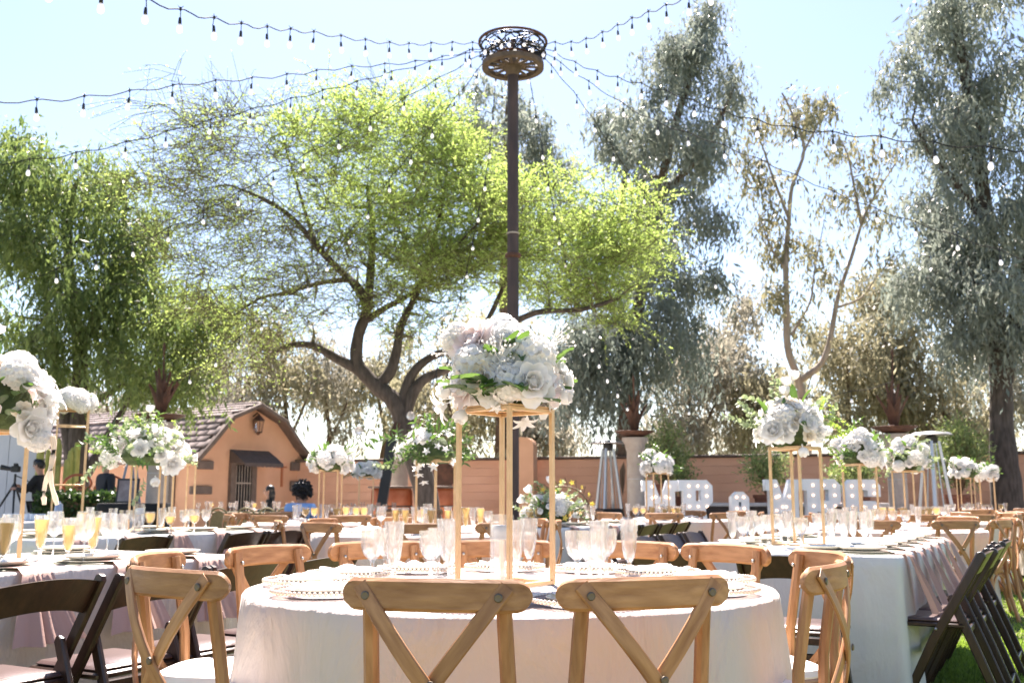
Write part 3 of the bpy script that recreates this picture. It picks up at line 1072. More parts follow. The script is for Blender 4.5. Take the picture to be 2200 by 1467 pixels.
# ------------------------------------------------------------------ chairs
def make_cross_chair():
    """cross-back chair facing local +Y, origin on the ground under the seat"""
    root = empty("cross_back_chair")
    # seat ring and cushion
    def outline(k, n=28):
        pts = []
        for i in range(n):
            a = 2 * math.pi * i / n
            c, s = math.cos(a), math.sin(a)
            e = 2 / 3.2
            x = .205 * k * math.copysign(abs(c) ** e, c)
            y = .205 * k * math.copysign(abs(s) ** e, s)
            x *= 1 + .10 * (y / .205)
            pts.append((x, y))
        return pts

    def slab(zs):
        mb = MB()
        n = 28
        pts = []
        for (k, z) in zs:
            pts += [(x, y, z) for (x, y) in outline(k)]
        b = mb.quad_grid(pts, n, len(zs), True)
        mb.f.append(tuple(b + i for i in range(n - 1, -1, -1)))
        mb.f.append(tuple(b + (len(zs) - 1) * n + i for i in range(n)))
        return mb

    slab([(.95, .415), (1.0, .425), (1.0, .445), (.96, .455)]).build("seat", WOODX, root)
    cu = slab([(.93, .456), (.97, .463), (.99, .475), (.95, .492), (.8, .502), (.4, .507)]).build("cushion", CUSH, root)
    slab([(.975, .4555), (1.005, .459), (1.005, .465), (.98, .469)]).build("piping", PIPE, cu)
    # front legs
    for s in (-1, 1):
        m = MB()
        m.sweep([(s * .185, .185, .42), (s * .19, .20, .25), (s * .195, .215, 0)], circ(.017, 8), scales=[(1.1, 1.1), (1, 1), (.85, .85)])
        m.build("leg", WOODZ, root)
    # back posts running from floor to rail
    for s in (-1, 1):
        m = MB()
        pth = [(s * .185, -.265, 0), (s * .178, -.215, .2), (s * .172, -.190, .42), (s * .168, -.196, .58), (s * .164, -.222, .74), (s * .162, -.240, .842)]
        m.sweep(pth, profile_rect(.036, .030, .009), up=(0, 1, 0))
        m.build("back_post", WOODZ, root)
        MB().ball((s * .162, -.213, .806), .0065, 8, 5).build("bolt", BOLT, root)
    # curved top rail, ends rounded
    m = MB()
    n = 30
    pth, sc = [], []
    for i in range(n + 1):
        u = -math.cos(math.pi * i / n)
        x = .228 * u
        y = -.290 + .060 * u * u
        e = min(1, max(.0, (1 - abs(u)) * .228 / .036))
        k = math.sqrt(max(0, 1 - (1 - e) ** 2))
        pth.append((x, y, .822 + .004 * math.cos(u * 1.5)))
        sc.append((1 if k > .4 else .8, max(.12, k)))
    m.sweep(pth, profile_rect(.020, .076, .008), scales=sc)
    m.build("top_rail", WOODX, root)
    # crossing back slats
    for s in (-1, 1):
        m = MB()
        pth, nn = [], 12
        for i in range(nn + 1):
            t = i / nn
            x = s * (.178 - t * .335)
            z = .846 - t * .43
            back = -.3015 + .060 * (x / .228) ** 2 + t * .050 - (.012 if s < 0 else 0) * math.sin(math.pi * t)
            back -= .012 * math.sin(math.pi * t)
            pth.append((x, back, z))
        m.sweep(pth, profile_rect(.038, .011, .003), up=(0, -1, 0))
        m.build("cross_slat", WOODD[s], root)
        b = MB()
        b.lathe([(.0105, 0), (.0105, .003), (.008, .005), (.003, .0045)], 10)
        o = b.build("bolt", BOLTD, root)
        o.location = (s * .160, -.2785, .822)
        o.rotation_euler = (R(90), 0, 0)
    b = MB()
    b.lathe([(.010, 0), (.010, .004), (.007, .006), (.002, .0055)], 10)
    o = b.build("bolt", BOLTD, root)
    o.location = (.010, -.308, .63)
    o.rotation_euler = (R(90), 0, 0)
    # bentwood braces below the seat
    for (a, b_) in (((-.18, .19), (.18, .19)), ((-.17, -.19), (.17, -.19)), ((-.185, .19), (-.172, -.19)), ((.185, .19), (.172, -.19))):
        m = MB()
        pth = []
        for i in range(13):
            t = i / 12
            x = a[0] + (b_[0] - a[0]) * t
            y = a[1] + (b_[1] - a[1]) * t
            z = .20 + .20 * math.sin(math.pi * t) ** .6
            pth.append((x, y, z))
        m.tube(pth, .0095, 6)
        m.build("brace", WOODZ, root)
    return root


def make_folding_chair():
    root = empty("folding_chair")
    for s in (-1, 1):
        m = MB()
        m.sweep([(s * .205, -.285, .785), (s * .205, -.28, .775), (s * .205, -.04, .36), (s * .205, .135, 0)], profile_rect(.022, .046, .006), up=(0, 1, .6), scales=[(.8, .45), (1, 1), (1, 1), (.95, .85)])
        m.build("back_post", DARKW, root)
        m = MB()
        m.sweep([(s * .172, -.125, .575), (s * .172, -.130, .562), (s * .174, -.24, .28), (s * .176, -.345, 0)], profile_rect(.022, .044, .006), up=(0, 1, -.35), scales=[(.8, .35), (1, 1), (1, 1), (.95, .85)])
        m.build("rear_leg", DARKW, root)
        MB().ball((s * .219, -.055, .415), .007, 8, 4).build("bolt", BOLT, root)
    # curved back board between the posts
    m = MB()
    n = 14
    pts = []
    for j in range(4):
        for i in range(n + 1):
            u = -1 + 2 * i / n
            x = .197 * u
            zt = .782 - .020 * u * u + .002
            zb = .668 - .026 * u * u + .012
            z = (zt, zt, zb, zb)[j]
            y0 = -.282 + (.785 - z) * .60 - .030 * (1 - u * u)
            y = y0 + (.008 if j in (1, 2) else -.008)
            pts.append((x, y, z))
    b = m.quad_grid(pts, n + 1, 4)
    k = n + 1
    for i in range(n):
        m.f.append((b + 3 * k + i, b + 3 * k + i + 1, b + i + 1, b + i))
    m.build("backrest", DARKW, root)
    # seat
    m = MB().box((0, .005, .430), (.385, .37, .022), bev=.006)
    st = m.build("seat", DARKW, root)
    m = MB().box((0, .005, .449), (.355, .34, .022), bev=.010)
    m.build("seat_pad", VINYL, st)
    for (y, z, w) in ((-.31, .10, .34), (-.19, .40, .34), (.085, .14, .40), (-.005, .30, .40)):
        MB().box((0, y, z), (w, .016, .034), bev=.004).build("stretcher", DARKW, root)
    return root


CROSS = make_cross_chair()
FOLD = make_folding_chair()
_used = {}


def place(proto, cat, x, y, face, group, label=None, tilt=0.0):
    """face: direction vector (in plan) the sitter looks towards"""
    o = proto if proto.name not in _used else copy_tree(proto)
    _used[proto.name] = True
    o.location = (x, y, 0)
    o.rotation_euler = (0, 0, math.atan2(-face[0], face[1]) + tilt)
    tag(o, label, cat, group)
    return o


# ------------------------------------------------------------------ tables
def drape(root, outline_fn, n, topz, botz, flare, amp, seed, matl, inner=True):
    """cloth hung over a table edge: outline_fn(i)->(x, y, nx, ny)"""
    g = random.Random(seed)
    har = [(k, g.uniform(0, 6.28), g.uniform(.5, 1.0)) for k in (7, 11, 17, 26, 39)]
    rows = 22
    pts = []
    top = []
    for j in range(rows + 1):
        s = j / rows
        for i in range(n):
            x, y, nx, ny, ph = outline_fn(i)
            w = 0
            for q, (k, p0, a) in enumerate(har):
                w += a * math.sin(k * ph + p0) * (.55 if q > 2 else 1.0) / 2.6
            w = w * .7 + .3 * abs(w)
            off = .010 + flare * s + amp * (s ** .75) * w
            if j == 0:
                off = 0
            z = topz - (topz - botz) * s ** 1.0
            if j == 0:
                z = topz + .004
            elif j == 1:
                z = topz - .006
                off = .008
            z += .006 * w * s
            pts.append((x + nx * off, y + ny * off, z))
    m = MB()
    b = m.quad_grid(pts[::-1] if False else pts, n, rows + 1, True)
    # flat top in two rings
    ring = []
    for i in range(n):
        x, y, nx, ny, ph = outline_fn(i)
        ring.append((x * .97, y * .97, topz + .006))
    c0 = len(m.v)
    m.v += ring
    for i in range(n):
        i2 = (i + 1) % n
        m.f.append((b + i2, b + i, c0 + i, c0 + i2))
    m.f.append(tuple(c0 + i for i in range(n)))
    o = m.build("tablecloth", matl, root, smooth=55)
    bmm = bmesh.new()
    bmm.from_mesh(o.data)
    bmesh.ops.recalc_face_normals(bmm, faces=bmm.faces)
    bmm.to_mesh(o.data)
    bmm.free()
    return o


def round_table(x, y, label, seed, r=.915, matl=None, bot=.05):
    t = empty("round_table", (x, y, 0), seed * .7)
    tag(t, label, "table", "tables laid for the wedding dinner")
    MB().lathe([(r - .02, .715), (r - .008, .72), (r - .008, .74), (r - .02, .745)], 48).build("tabletop", WOODX, t)
    for k in range(4):
        a = k * math.pi / 2 + .4
        MB().tube([(.45 * math.cos(a), .45 * math.sin(a), .715), (.6 * math.cos(a), .6 * math.sin(a), 0)], .018, 8).build("leg", BLACK, t)
    n = 168

    def ol(i):
        a = 2 * math.pi * i / n
        return r * math.cos(a), r * math.sin(a), math.cos(a), math.sin(a), a

    drape(t, ol, n, .75, bot, .028, .055, seed, matl or CLOTH)
    return t


TAB_RZ = -math.atan2(.48, .877)
TX = Vector((math.cos(TAB_RZ), math.sin(TAB_RZ)))     # across (towards the right)
TY = Vector((-math.sin(TAB_RZ), math.cos(TAB_RZ)))    # along (away from the camera)


def rect_table(x, y, label, seed, w=1.2, l=2.4, bot=.12, matl=None):
    t = empty("banquet_table", (x, y, 0), TAB_RZ)
    tag(t, label, "table", "tables laid for the wedding dinner")
    MB().box((0, 0, .73), (w - .02, l - .02, .03)).build("tabletop", WOODX, t)
    for sx in (-1, 1):
        for sy in (-1, 1):
            MB().tube([(sx * (w / 2 - .15), sy * (l / 2 - .2), 0), (sx * (w / 2 - .15), sy * (l / 2 - .2), .715)], .02, 8).build("leg", BLACK, t)
    cr = .03
    segs = []
    nx_, ny_ = 44, 84
    for (x0, y0, x1, y1, nn, ax, ay) in ((w / 2, -l / 2 + cr, w / 2, l / 2 - cr, ny_, 1, 0), (w / 2 - cr, l / 2, -w / 2 + cr, l / 2, nx_, 0, 1),
                                         (-w / 2, l / 2 - cr, -w / 2, -l / 2 + cr, ny_, -1, 0), (-w / 2 + cr, -l / 2, w / 2 - cr, -l / 2, nx_, 0, -1)):
        for i in range(nn):
            q = i / (nn - 1)
            segs.append([x0 + (x1 - x0) * q, y0 + (y1 - y0) * q, ax, ay])
        # corner
        a0 = math.atan2(ay, ax)
        cx, cy = x1 - (cr if ax > 0 else -cr if ax < 0 else 0) * 1, y1 - (cr if ay > 0 else -cr if ay < 0 else 0)
        for k in (1, 2, 3):
            a = a0 + k * math.pi / 8
            segs.append([cx + cr * math.cos(a), cy + cr * math.sin(a), math.cos(a) * 1.25, math.sin(a) * 1.25])
    n = len(segs)

    def ol(i):
        s = segs[i]
        return s[0], s[1], s[2], s[3], 2 * math.pi * i / n

    drape(t, ol, n, .75, bot, .028, .035, seed, matl or CLOTHW)
    return t


T_NEAR = round_table(-.005, 3.43, "round table in off-white linen below the tallest white bouquet", 1, .865)
T_R = rect_table(1.98, 6.42, "long white table with mauve napkins hanging down its right side", 2)
T_L = rect_table(-2.42, 4.42, "long white table at the left edge with amber flutes", 3, matl=CLOTH)
T_L2 = rect_table(-3.20, 8.35, "long white table under the drooping white and green bouquet", 4)
T_M = rect_table(.42, 10.75, "long white table carrying the low basket bouquet", 5)
T_C = round_table(-.73, 8.4, "round table under the bouquet of green leaves and star lilies", 6)
T_C2 = round_table(-2.12, 11.5, "round table near the curly-haired woman, round white bouquet on it", 7)
T_C3 = round_table(-2.25, 15.2, "far round table in front of the copper drums", 8)
T_M2 = round_table(2.0, 13.0, "round table in front of the first two marquee letters", 9)
T_R2 = round_table(3.36, 9.3, "round table just behind the mauve-napkin table", 10)
T_R3 = round_table(4.75, 11.9, "round table below the bouquet beside the right heater", 11)
T_F1 = round_table(7.45, 16.2, "far round table below two small bouquets beside the big trunk", 12)
T_F2 = round_table(7.55, 13.2, "round blush-clothed table cut by the right edge", 13)
T_LF = rect_table(-5.9, 12.7, "far-left table with stacked blue-white cups", 14)
WA2 = None


def local(tbl, lx, ly):
    a = tbl.rotation_euler.z
    return Vector((tbl.location.x + lx * math.cos(a) - ly * math.sin(a), tbl.location.y + lx * math.sin(a) + ly * math.cos(a)))


G_X = "cross-back wooden chairs"
G_D = "dark wooden folding chairs"
# near table: each chair has its own place and words
near = [
    (-.174, 2.37, "cross-back chair facing away, centre front of the near round table"),
    (.325, 2.43, "cross-back chair with knotty rail, right of centre at the near table front"),
    (-.985, 2.78, "cross-back chair angled beside the dark folding chair, near table left side"),
    (-1.22, 3.42, "cross-back chair mostly hidden behind the angled one, near table far left"),
    (-.975, 3.95, "cross-back chair at the back left rim of the near round table"),
    (-.585, 4.33, "cross-back chair behind the left trio of crystal glasses, near table"),
    (-.045, 4.46, "cross-back chair behind the gold stand on the near table"),
    (.50, 4.35, "cross-back chair behind the right crystal glasses, near table"),
    (.875, 4.06, "cross-back chair at the back right rim of the near table"),
    (1.10, 3.53, "cross-back chair at the right side of the near table, rail facing camera"),
    (.925, 2.93, "cross-back chair seen edge-on at the right front of the near table"),
]
for (x, y, lab) in near:
    d = Vector((0 - x, 3.43 - y)).normalized()
    place(CROSS, "chair", x + d.x * .27, y + d.y * .27, (d.x, d.y), G_X, lab, .33 if 'angled beside' in lab else rnd.uniform(-.05, .05))


def ring_chairs(tbl, n, a0, dist, fmt, skip=(), drop=None):
    out = []
    for k in range(n):
        if k in skip:
            continue
        a = a0 + 2 * math.pi * k / n + rnd.uniform(-.06, .06)
        rr = dist + rnd.uniform(-.05, .06)
        x = tbl.location.x + rr * math.cos(a)
        y = tbl.location.y + rr * math.sin(a)
        out.append(place(CROSS, "chair", x, y, (-math.cos(a), -math.sin(a)), G_X, None, rnd.uniform(-.1, .1)))
    ordinal(out, fmt)
    return out


ring_chairs(T_C, 9, -2.25, .86, "{o} cross-back chair from the left at the star-lily bouquet table")
ring_chairs(T_C2, 9, -1.9, .86, "{o} cross-back chair from the left at the curly-haired woman's table")
ring_chairs(T_C3, 7, -1.5, .86, "{o} cross-back chair from the left at the far copper-drum table")
ring_chairs(T_M2, 9, -1.72, .86, "{o} cross-back chair from the left at the table before the marquee letters")
ring_chairs(T_R2, 10, -1.98, .86, "{o} cross-back chair from the left at the table behind mauve napkins")
ring_chairs(T_R3, 9, -1.3, .86, "{o} cross-back chair from the left at the table below the heater bouquet")
ring_chairs(T_F1, 8, -1.2, .86, "{o} cross-back chair from the left at the far table beside the big trunk")
ring_chairs(T_F2, 8, -2.2, .86, "{o} cross-back chair from the left at the blush table on the right edge", skip=(1, 2))


def side_chairs(tbl, spots, fmt, proto=FOLD, grp=G_D, l=2.4, w=1.2):
    """spots: (side, pos, gap): side r/l/n, pos along that side, gap of seat centre from the edge"""
    out = []
    for (sd_, pos, gap) in spots:
        if sd_ == 'r':
            p, f = local(tbl, w / 2 + gap, pos), -TX
        elif sd_ == 'l':
            p, f = local(tbl, -w / 2 - gap, pos), TX
        elif sd_ == 'n':
            p, f = local(tbl, pos, -l / 2 - gap), TY
        else:
            p, f = local(tbl, pos, l / 2 + gap), -TY
        out.append(place(proto, "folding chair", p.x, p.y, (f.x, f.y), grp, None, rnd.uniform(-.03, .03)))
    ordinal(out, fmt)
    return out


side_chairs(T_L, [('r', -.52, .44), ('r', -.06, .47), ('r', .40, .45), ('r', .86, .46)], "{o} dark folding chair from the left along the amber-flute table")
side_chairs(T_L, [('l', .3, .35), ('l', .85, .35)], "{o} dark folding chair from the left across the amber-flute table")
side_chairs(T_R, [('n', -.36, .42), ('n', .20, .42)], "{o} dark folding chair from the left at the near end, mauve-napkin table")
side_chairs(T_R, [('r', -.98, .10), ('r', -.56, .13), ('r', -.14, .09), ('r', .34, .13)], "{o} dark folding chair from the left on the lawn side, mauve-napkin table")
side_chairs(T_R, [('l', -.1, .30), ('l', .4, .30), ('l', .9, .30)], "{o} dark folding chair from the left on the inner side, mauve-napkin table")
side_chairs(T_L2, [('r', -.9, .42), ('r', .02, .45), ('r', .48, .45), ('r', .94, .45)], "{o} dark folding chair from the left at the drooping-bouquet table")
side_chairs(T_L2, [('l', -.3, .35), ('l', .3, .35)], "{o} dark folding chair from the left across the drooping-bouquet table")
side_chairs(T_M, [('r', -.75, .34), ('r', -.27, .34), ('r', .21, .34), ('r', .69, .34)], "{o} dark folding chair from the left in the row below the letters")
side_chairs(T_LF, [('r', -.6, .4), ('r', 0.0, .4), ('r', .6, .4)], "{o} dark folding chair from the left at the far-left cup table")

# ------------------------------------------------------------------ tableware
def fl(amount, k):
    return lambda ring, a: amount * abs(math.cos(k * a / 2)) - amount * .5


def glass_mesh(name, outer, wall, k=0, amt=0.0, n=36, foot=0):
    """stemware: outer profile from foot to rim, then back down the inside"""
    inner = []
    cut = outer[foot:]
    for (r, z) in cut[::-1]:
        inner.append((max(.0008, r - wall), z + (.001 if r < wall * 3 else 0)))
    prof = outer + inner
    nf = len(outer)

    def flute(ring, a):
        if amt and foot <= ring < nf - 1:
            return amt * abs(math.sin(k * a / 2)) - amt * .6
        return 0
    m = MB()
    m.lathe(prof, n, flute if amt else None, cap=True)
    return m.mesh(name, GLASS, 60)


def liquid_mesh(name, prof, n=24):
    return MB().lathe(prof, n, cap=True).mesh(name, CHAMP, 50)


GOB = glass_mesh("crystal_goblet", [(.001, 0), (.034, 0), (.034, .003), (.012, .008), (.0075, .02), (.0085, .035), (.006, .045), (.0065, .07), (.016, .082), (.031, .098), (.0395, .125), (.0415, .155), (.0405, .178)], .0032, 14, .07, 56, 8)
FLU = glass_mesh("crystal_flute", [(.001, 0), (.031, 0), (.031, .003), (.011, .008), (.007, .02), (.010, .034), (.006, .042), (.009, .052), (.019, .068), (.025, .10), (.029, .14), (.032, .175), (.0345, .205)], .003, 12, .07, 48, 7)
WINE = glass_mesh("wine_glass", [(.001, 0), (.036, 0), (.036, .002), (.010, .006), (.0042, .015), (.004, .05), (.0045, .092), (.012, .100), (.030, .115), (.041, .14), (.043, .16), (.040, .19), (.036, .218)], .0016, 0, 0, 36, 7)
LFLU = [liquid_mesh("champagne_fill", [(.006, .055), (.016, .069), (.0215, .10), (.0255, .14)] + e) for e in ([(.0285, .17), (.031, .197), (.0005, .1975)], [(.0285, .17), (.030, .184), (.0005, .1845)], [(.0285, .17), (.0005, .1705)])]
LGOB = [liquid_mesh("champagne_fill", [(.006, .083), (.027, .0985), (.036, .125)] + e) for e in ([(.0378, .155), (.037, .166), (.0005, .1665)], [(.0378, .155), (.0005, .1555)], [(.037, .143), (.0005, .1435)])]
CYL = MB().lathe([(.0005, 0), (.038, 0), (.040, .003), (.040, .235), (.0372, .235), (.0372, .012), (.0005, .012)], 36).mesh("candle_cylinder", CLEARG, 50)
CYLW = MB().lathe([(.0005, .0125), (.0365, .0125), (.0365, .165), (.0005, .165)], 30).mesh("water_fill", WATERM, 50)
CYLC = MB().lathe([(.0005, .152), (.030, .155), (.0345, .172), (.0345, .192), (.030, .200), (.0005, .201)], 30).mesh("floating_candle", CANDLE, 50)


def glass_at(kind, p, z=.757, filled=False, s=1.0):
    me, nm = {'g': (GOB, "crystal_goblet"), 'f': (FLU, "champagne_flute"), 'w': (WINE, "wine_glass")}[kind]
    o = inst(nm, me, None, (p[0], p[1], z), (0, 0, rnd.uniform(0, 6)), s)
    if filled and kind != 'w':
        inst("champagne", rnd.choice(LFLU if kind == 'f' else LGOB), o)
    tag(o, None, "glass", "stemware on the tables")
    return o


def candle_at(p, label, z=.757):
    o = inst("candle_cylinder", CYL, None, (p[0], p[1], z))
    inst("water", CYLW, o)
    inst("floating_candle", CYLC, o)
    tag(o, label, "candle holder", "floating candles")
    return o


# near table glasses
g_, f_ = [], []
for (px, d) in ((800, 3.52), (828, 3.72), (926, 3.48), (942, 3.80), (1240, 3.50), (1266, 3.44), (1302, 3.72)):
    p = at(px, 1200, d)
    g_.append(glass_at('g', p))
for (px, d) in ((846, 3.50), (967, 3.60), (957, 3.92), (1107, 3.68), (1137, 4.0), (1288, 3.56), (1352, 3.78)):
    p = at(px, 1200, d)
    f_.append(glass_at('f', p, s=1.02))
ordinal(g_, "{o} empty cut-crystal goblet from the left on the near round table")
ordinal(f_, "{o} empty crystal flute from the left on the near round table")
candle_at(at(1078, 1200, 3.36), "tall glass cylinder with floating white candle inside the near gold stand")

# plates
CHAM = MB().lathe([(.0005, 0), (.10, 0), (.128, .004), (.155, .016), (.157, .019), (.152, .019), (.126, .008), (.10, .005), (.0005, .005)], 56).mesh("charger", BLUSHG, 50)
BEAD = MB()
for k in range(64):
    a = 2 * math.pi * k / 64
    BEAD.ball((.1585 * math.cos(a), .1585 * math.sin(a), .0185), .0072, 6, 4)
BEADME = BEAD.mesh("bead_rim", BEADM, 60)
DISH = MB().lathe([(.0005, 0), (.075, 0), (.105, .006), (.128, .017), (.129, .020), (.125, .0195), (.10, .010), (.0005, .006)], 48).mesh("plate", PLATE, 50)
CHD = MB().lathe([(.0005, 0), (.12, 0), (.150, .005), (.152, .008), (.148, .008), (.0005, .004)], 48).mesh("flat_charger", PLATE, 50)
MATD = MB().lathe([(.0005, 0), (.165, 0), (.166, .003), (.164, .004), (.0005, .004)], 48).mesh("placemat", CHARG, 50)


def napkin_fold(seed):
    g = random.Random(seed)
    m = MB()
    nu, nv = 16, 12
    pts = []
    ph = g.uniform(0, 6)
    for j in range(nv):
        for i in range(nu):
            u, v = i / (nu - 1) - .5, j / (nv - 1) - .5
            z = .014 + .010 * math.exp(-((u * 3) ** 2 + (v * 2.5) ** 2)) + .006 * math.sin(9 * u + ph) * math.cos(7 * v + ph) + .005 * math.sin(15 * v + 2 * ph + 6 * u)
            pts.append((u * .20 * (1 + .15 * math.sin(5 * v + ph)), v * .15 * (1 + .2 * math.cos(4 * u + ph)), max(.012, z)))
    m.quad_grid(pts, nu, nv)
    return m.mesh("folded_napkin", NAPW, 70)


NFOLD = [napkin_fold(i) for i in range(3)]
pl, nk = [], []
for i, (x, y, lab) in enumerate(near):
    d = Vector((x, y - 3.43)).normalized() * .67
    a = math.atan2(d.y, d.x)
    o = inst("charger_plate", CHAM, None, (d.x, 3.43 + d.y, .757), (0, 0, a))
    inst("bead_rim", BEADME, o)
    tag(o, None, "plate", "beaded charger plates")
    inner = inst("dinner_plate", DISH, o, (0, 0, .006), None, .9)
    pl.append(o)
    q = inst("napkin", NFOLD[i % 3], None, (d.x, 3.43 + d.y, .772), (0, 0, a + rnd.uniform(-.4, .4)))
    tag(q, None, "napkin", "folded blush napkins")
    nk.append(q)
ordinal(pl, "{o} gold-beaded blush charger from the left on the near round table")
ordinal(nk, "{o} rumpled blush napkin from the left on the near round table")


# napkin hanging over a table edge; local +y points towards the table
def hang_mesh(seed):
    g = random.Random(seed)
    m = MB()
    nu, nv = 17, 14
    pts = []
    ph = g.uniform(0, 6)
    for j in range(nv):
        v = j / (nv - 1)
        for i in range(nu):
            u = i / (nu - 1) * 2 - 1
            if v < .25:
                y = .14 * (1 - v / .25)
                z = .0145
                w = .055 + .02 * (1 - v / .25)
                dep = 0
            else:
                q = (v - .25) / .75
                y = -.020 - .10 * q
                z = .012 - .285 * q
                w = .060 + .105 * q
                dep = (.010 + .030 * q) * (math.sin(6.5 * u + ph) + .5 * math.sin(11 * u + 2 * ph))
            pts.append((u * w, y - abs(dep) * .8 + dep * .15 - (.004 if v >= .25 else 0), z + (.004 * math.sin(7 * u + ph) if v >= .9 else 0)))
    m.quad_grid(pts, nu, nv)
    return m.mesh("hanging_napkin", NAPK, 70)


HANG = [hang_mesh(i) for i in range(4)]


def setting_side(tbl, side, positions, hang=True, w=1.2, l=2.4):
    P_, N_ = [], []
    for i, pos in enumerate(positions):
        if side == 'r':
            e, pc, inw = local(tbl, w / 2, pos), local(tbl, w / 2 - .21, pos), -TX
        elif side == 'l':
            e, pc, inw = local(tbl, -w / 2, pos), local(tbl, -w / 2 + .21, pos), TX
        else:
            e, pc, inw = local(tbl, pos, -l / 2), local(tbl, pos, -l / 2 + .21), TY
        o = inst("place_setting_plate", CHD, None, (pc.x, pc.y, .7635), (0, 0, rnd.uniform(0, 6)))
        inst("placemat", MATD, o, (0, 0, -.0055))
        inst("dinner_plate", DISH, o, (0, 0, .0085))
        tag(o, None, "plate", "cream dinner plates")
        P_.append(o)
        if hang:
            q = inst("napkin", HANG[i % 4], None, (e.x, e.y, .757), (0, 0, math.atan2(-inw.x, inw.y) + rnd.uniform(-.04, .04)))
            tag(q, None, "napkin", "hanging dusty rose napkins")
            N_.append(q)
    return P_, N_


def table_settings(tbl, sides, words):
    P_, N_ = [], []
    for (sd_, pos, h) in sides:
        a, b = setting_side(tbl, sd_, pos, h)
        P_ += a
        N_ += b
    ordinal(P_, "{o} stacked cream plate from the left on the " + words)
    if N_:
        ordinal(N_, "{o} dusty-rose napkin from the left hanging off the " + words)


table_settings(T_R, [('r', [-1.0, -.60, -.2, .2, .62, 1.02], True), ('n', [-.36, .20], False), ('l', [-.55, -.1, .4, .9], False)], "mauve-napkin table")
table_settings(T_L, [('r', [-.52, -.06, .40, .86], True), ('l', [-.3, .3, .85], False)], "amber-flute table")
table_settings(T_L2, [('r', [-.9, -.44, .02, .48, .94], True), ('l', [-.6, 0, .6], False), ('n', [-.3, .3], False)], "drooping-bouquet table")
table_settings(T_M, [('r', [-.75, -.27, .21, .69], True), ('n', [-.3, .3], False), ('l', [-.6, 0, .6], False)], "basket-bouquet table")


def round_settings(tbl, n, words, a0=0.0):
    P_, N_ = [], []
    for k in range(n):
        a = a0 + 2 * math.pi * k / n
        x, y = tbl.location.x + .73 * math.cos(a), tbl.location.y + .73 * math.sin(a)
        o = inst("charger_plate", CHAM, None, (x, y, .757), (0, 0, a))
        inst("dinner_plate", DISH, o, (0, 0, .006), None, .9)
        tag(o, None, "plate", "blush charger plates")
        P_.append(o)
        q = inst("napkin", NFOLD[k % 3], None, (x, y, .772), (0, 0, a))
        tag(q, None, "napkin", "folded blush napkins")
        N_.append(q)
    ordinal(P_, "{o} blush charger plate from the left on the " + words)
    ordinal(N_, "{o} rumpled napkin from the left on the " + words)


round_settings(T_C, 9, "star-lily bouquet table", .3)
round_settings(T_C2, 9, "curly-haired woman's table", .1)
round_settings(T_M2, 8, "table before the marquee letters", .2)
round_settings(T_R2, 9, "table behind mauve napkins", .2)


def scatter_glasses(tbl, spots, words):
    """spots: (kind, filled, lx, ly, scale)"""
    byk = {}
    for (k, f, lx, ly) in spots:
        p = local(tbl, lx, ly)
        byk.setdefault((k, f), []).append(glass_at(k, p, .757 if tbl in ROUND else .7585, f, rnd.uniform(.97, 1.03)))
    nm = {('g', False): "clear crystal goblet", ('g', True): "amber-filled goblet", ('f', False): "clear crystal flute", ('f', True): "amber-filled flute", ('w', False): "thin-stemmed wine glass"}
    for key, objs in byk.items():
        ordinal(objs, "{o} " + nm[key] + " from the left on the " + words)


ROUND = (T_NEAR, T_C, T_C2, T_C3, T_M2, T_R2, T_R3, T_F1, T_F2)


def at_local(tbl, px, d):
    p = at(px, 1150, d)
    a = -tbl.rotation_euler.z
    dx, dy = p.x - tbl.location.x, d - tbl.location.y
    return dx * math.cos(a) - dy * math.sin(a), dx * math.sin(a) + dy * math.cos(a)


def seen(tbl, lst):
    return [(k, f, *at_local(tbl, px, d)) for (k, f, px, d) in lst]


scatter_glasses(T_L, seen(T_L, [('f', True, 10, 4.15), ('w', False, 22, 4.3), ('f', True, 88, 4.75), ('w', False, 116, 4.95), ('f', True, 148, 4.5), ('w', False, 182, 4.45), ('f', True, 200, 4.72), ('w', False, 231, 4.9), ('w', False, 254, 4.75),
                                ('w', False, -30, 4.4)]), "amber-flute table")
scatter_glasses(T_R, seen(T_R, [('f', False, 1574, 6.0), ('g', False, 1597, 5.85), ('f', False, 1616, 6.2), ('g', False, 1634, 5.9), ('g', False, 1651, 6.3), ('f', False, 1694, 6.1), ('g', False, 1678, 6.5), ('g', False, 1722, 5.75),
                                ('f', False, 1786, 5.75), ('f', False, 1814, 5.85), ('f', False, 1833, 6.25), ('f', False, 1858, 6.05), ('g', False, 1760, 6.9), ('f', False, 1790, 7.1), ('g', False, 1668, 6.9), ('f', False, 1870, 6.7)]), "mauve-napkin table")
scatter_glasses(T_L2, seen(T_L2, [('g', True, 320, 8.0), ('g', True, 364, 7.9), ('g', True, 416, 8.2), ('g', False, 395, 8.4), ('f', False, 345, 8.2), ('g', False, 285, 8.3), ('g', False, 265, 8.6), ('f', False, 300, 8.8), ('g', False, 346, 9.0),
                                  ('f', False, 366, 9.1), ('g', True, 404, 9.1), ('g', False, 441, 8.9), ('g', True, 175, 8.0), ('g', True, 205, 8.3), ('f', False, 190, 8.5), ('g', False, 416, 9.2), ('f', False, 240, 8.0)]), "drooping-bouquet table")
scatter_glasses(T_C, seen(T_C, [('f', True, 850, 8.0), ('f', True, 870, 8.3), ('w', False, 818, 8.2), ('g', False, 903, 8.6), ('f', True, 925, 8.2), ('f', True, 910, 8.7), ('g', False, 975, 8.8), ('f', True, 1000, 8.3), ('f', False, 1016, 8.6),
                                ('f', True, 1032, 8.4), ('g', False, 1049, 8.7), ('f', True, 962, 8.8), ('f', False, 890, 8.9)]), "star-lily bouquet table")
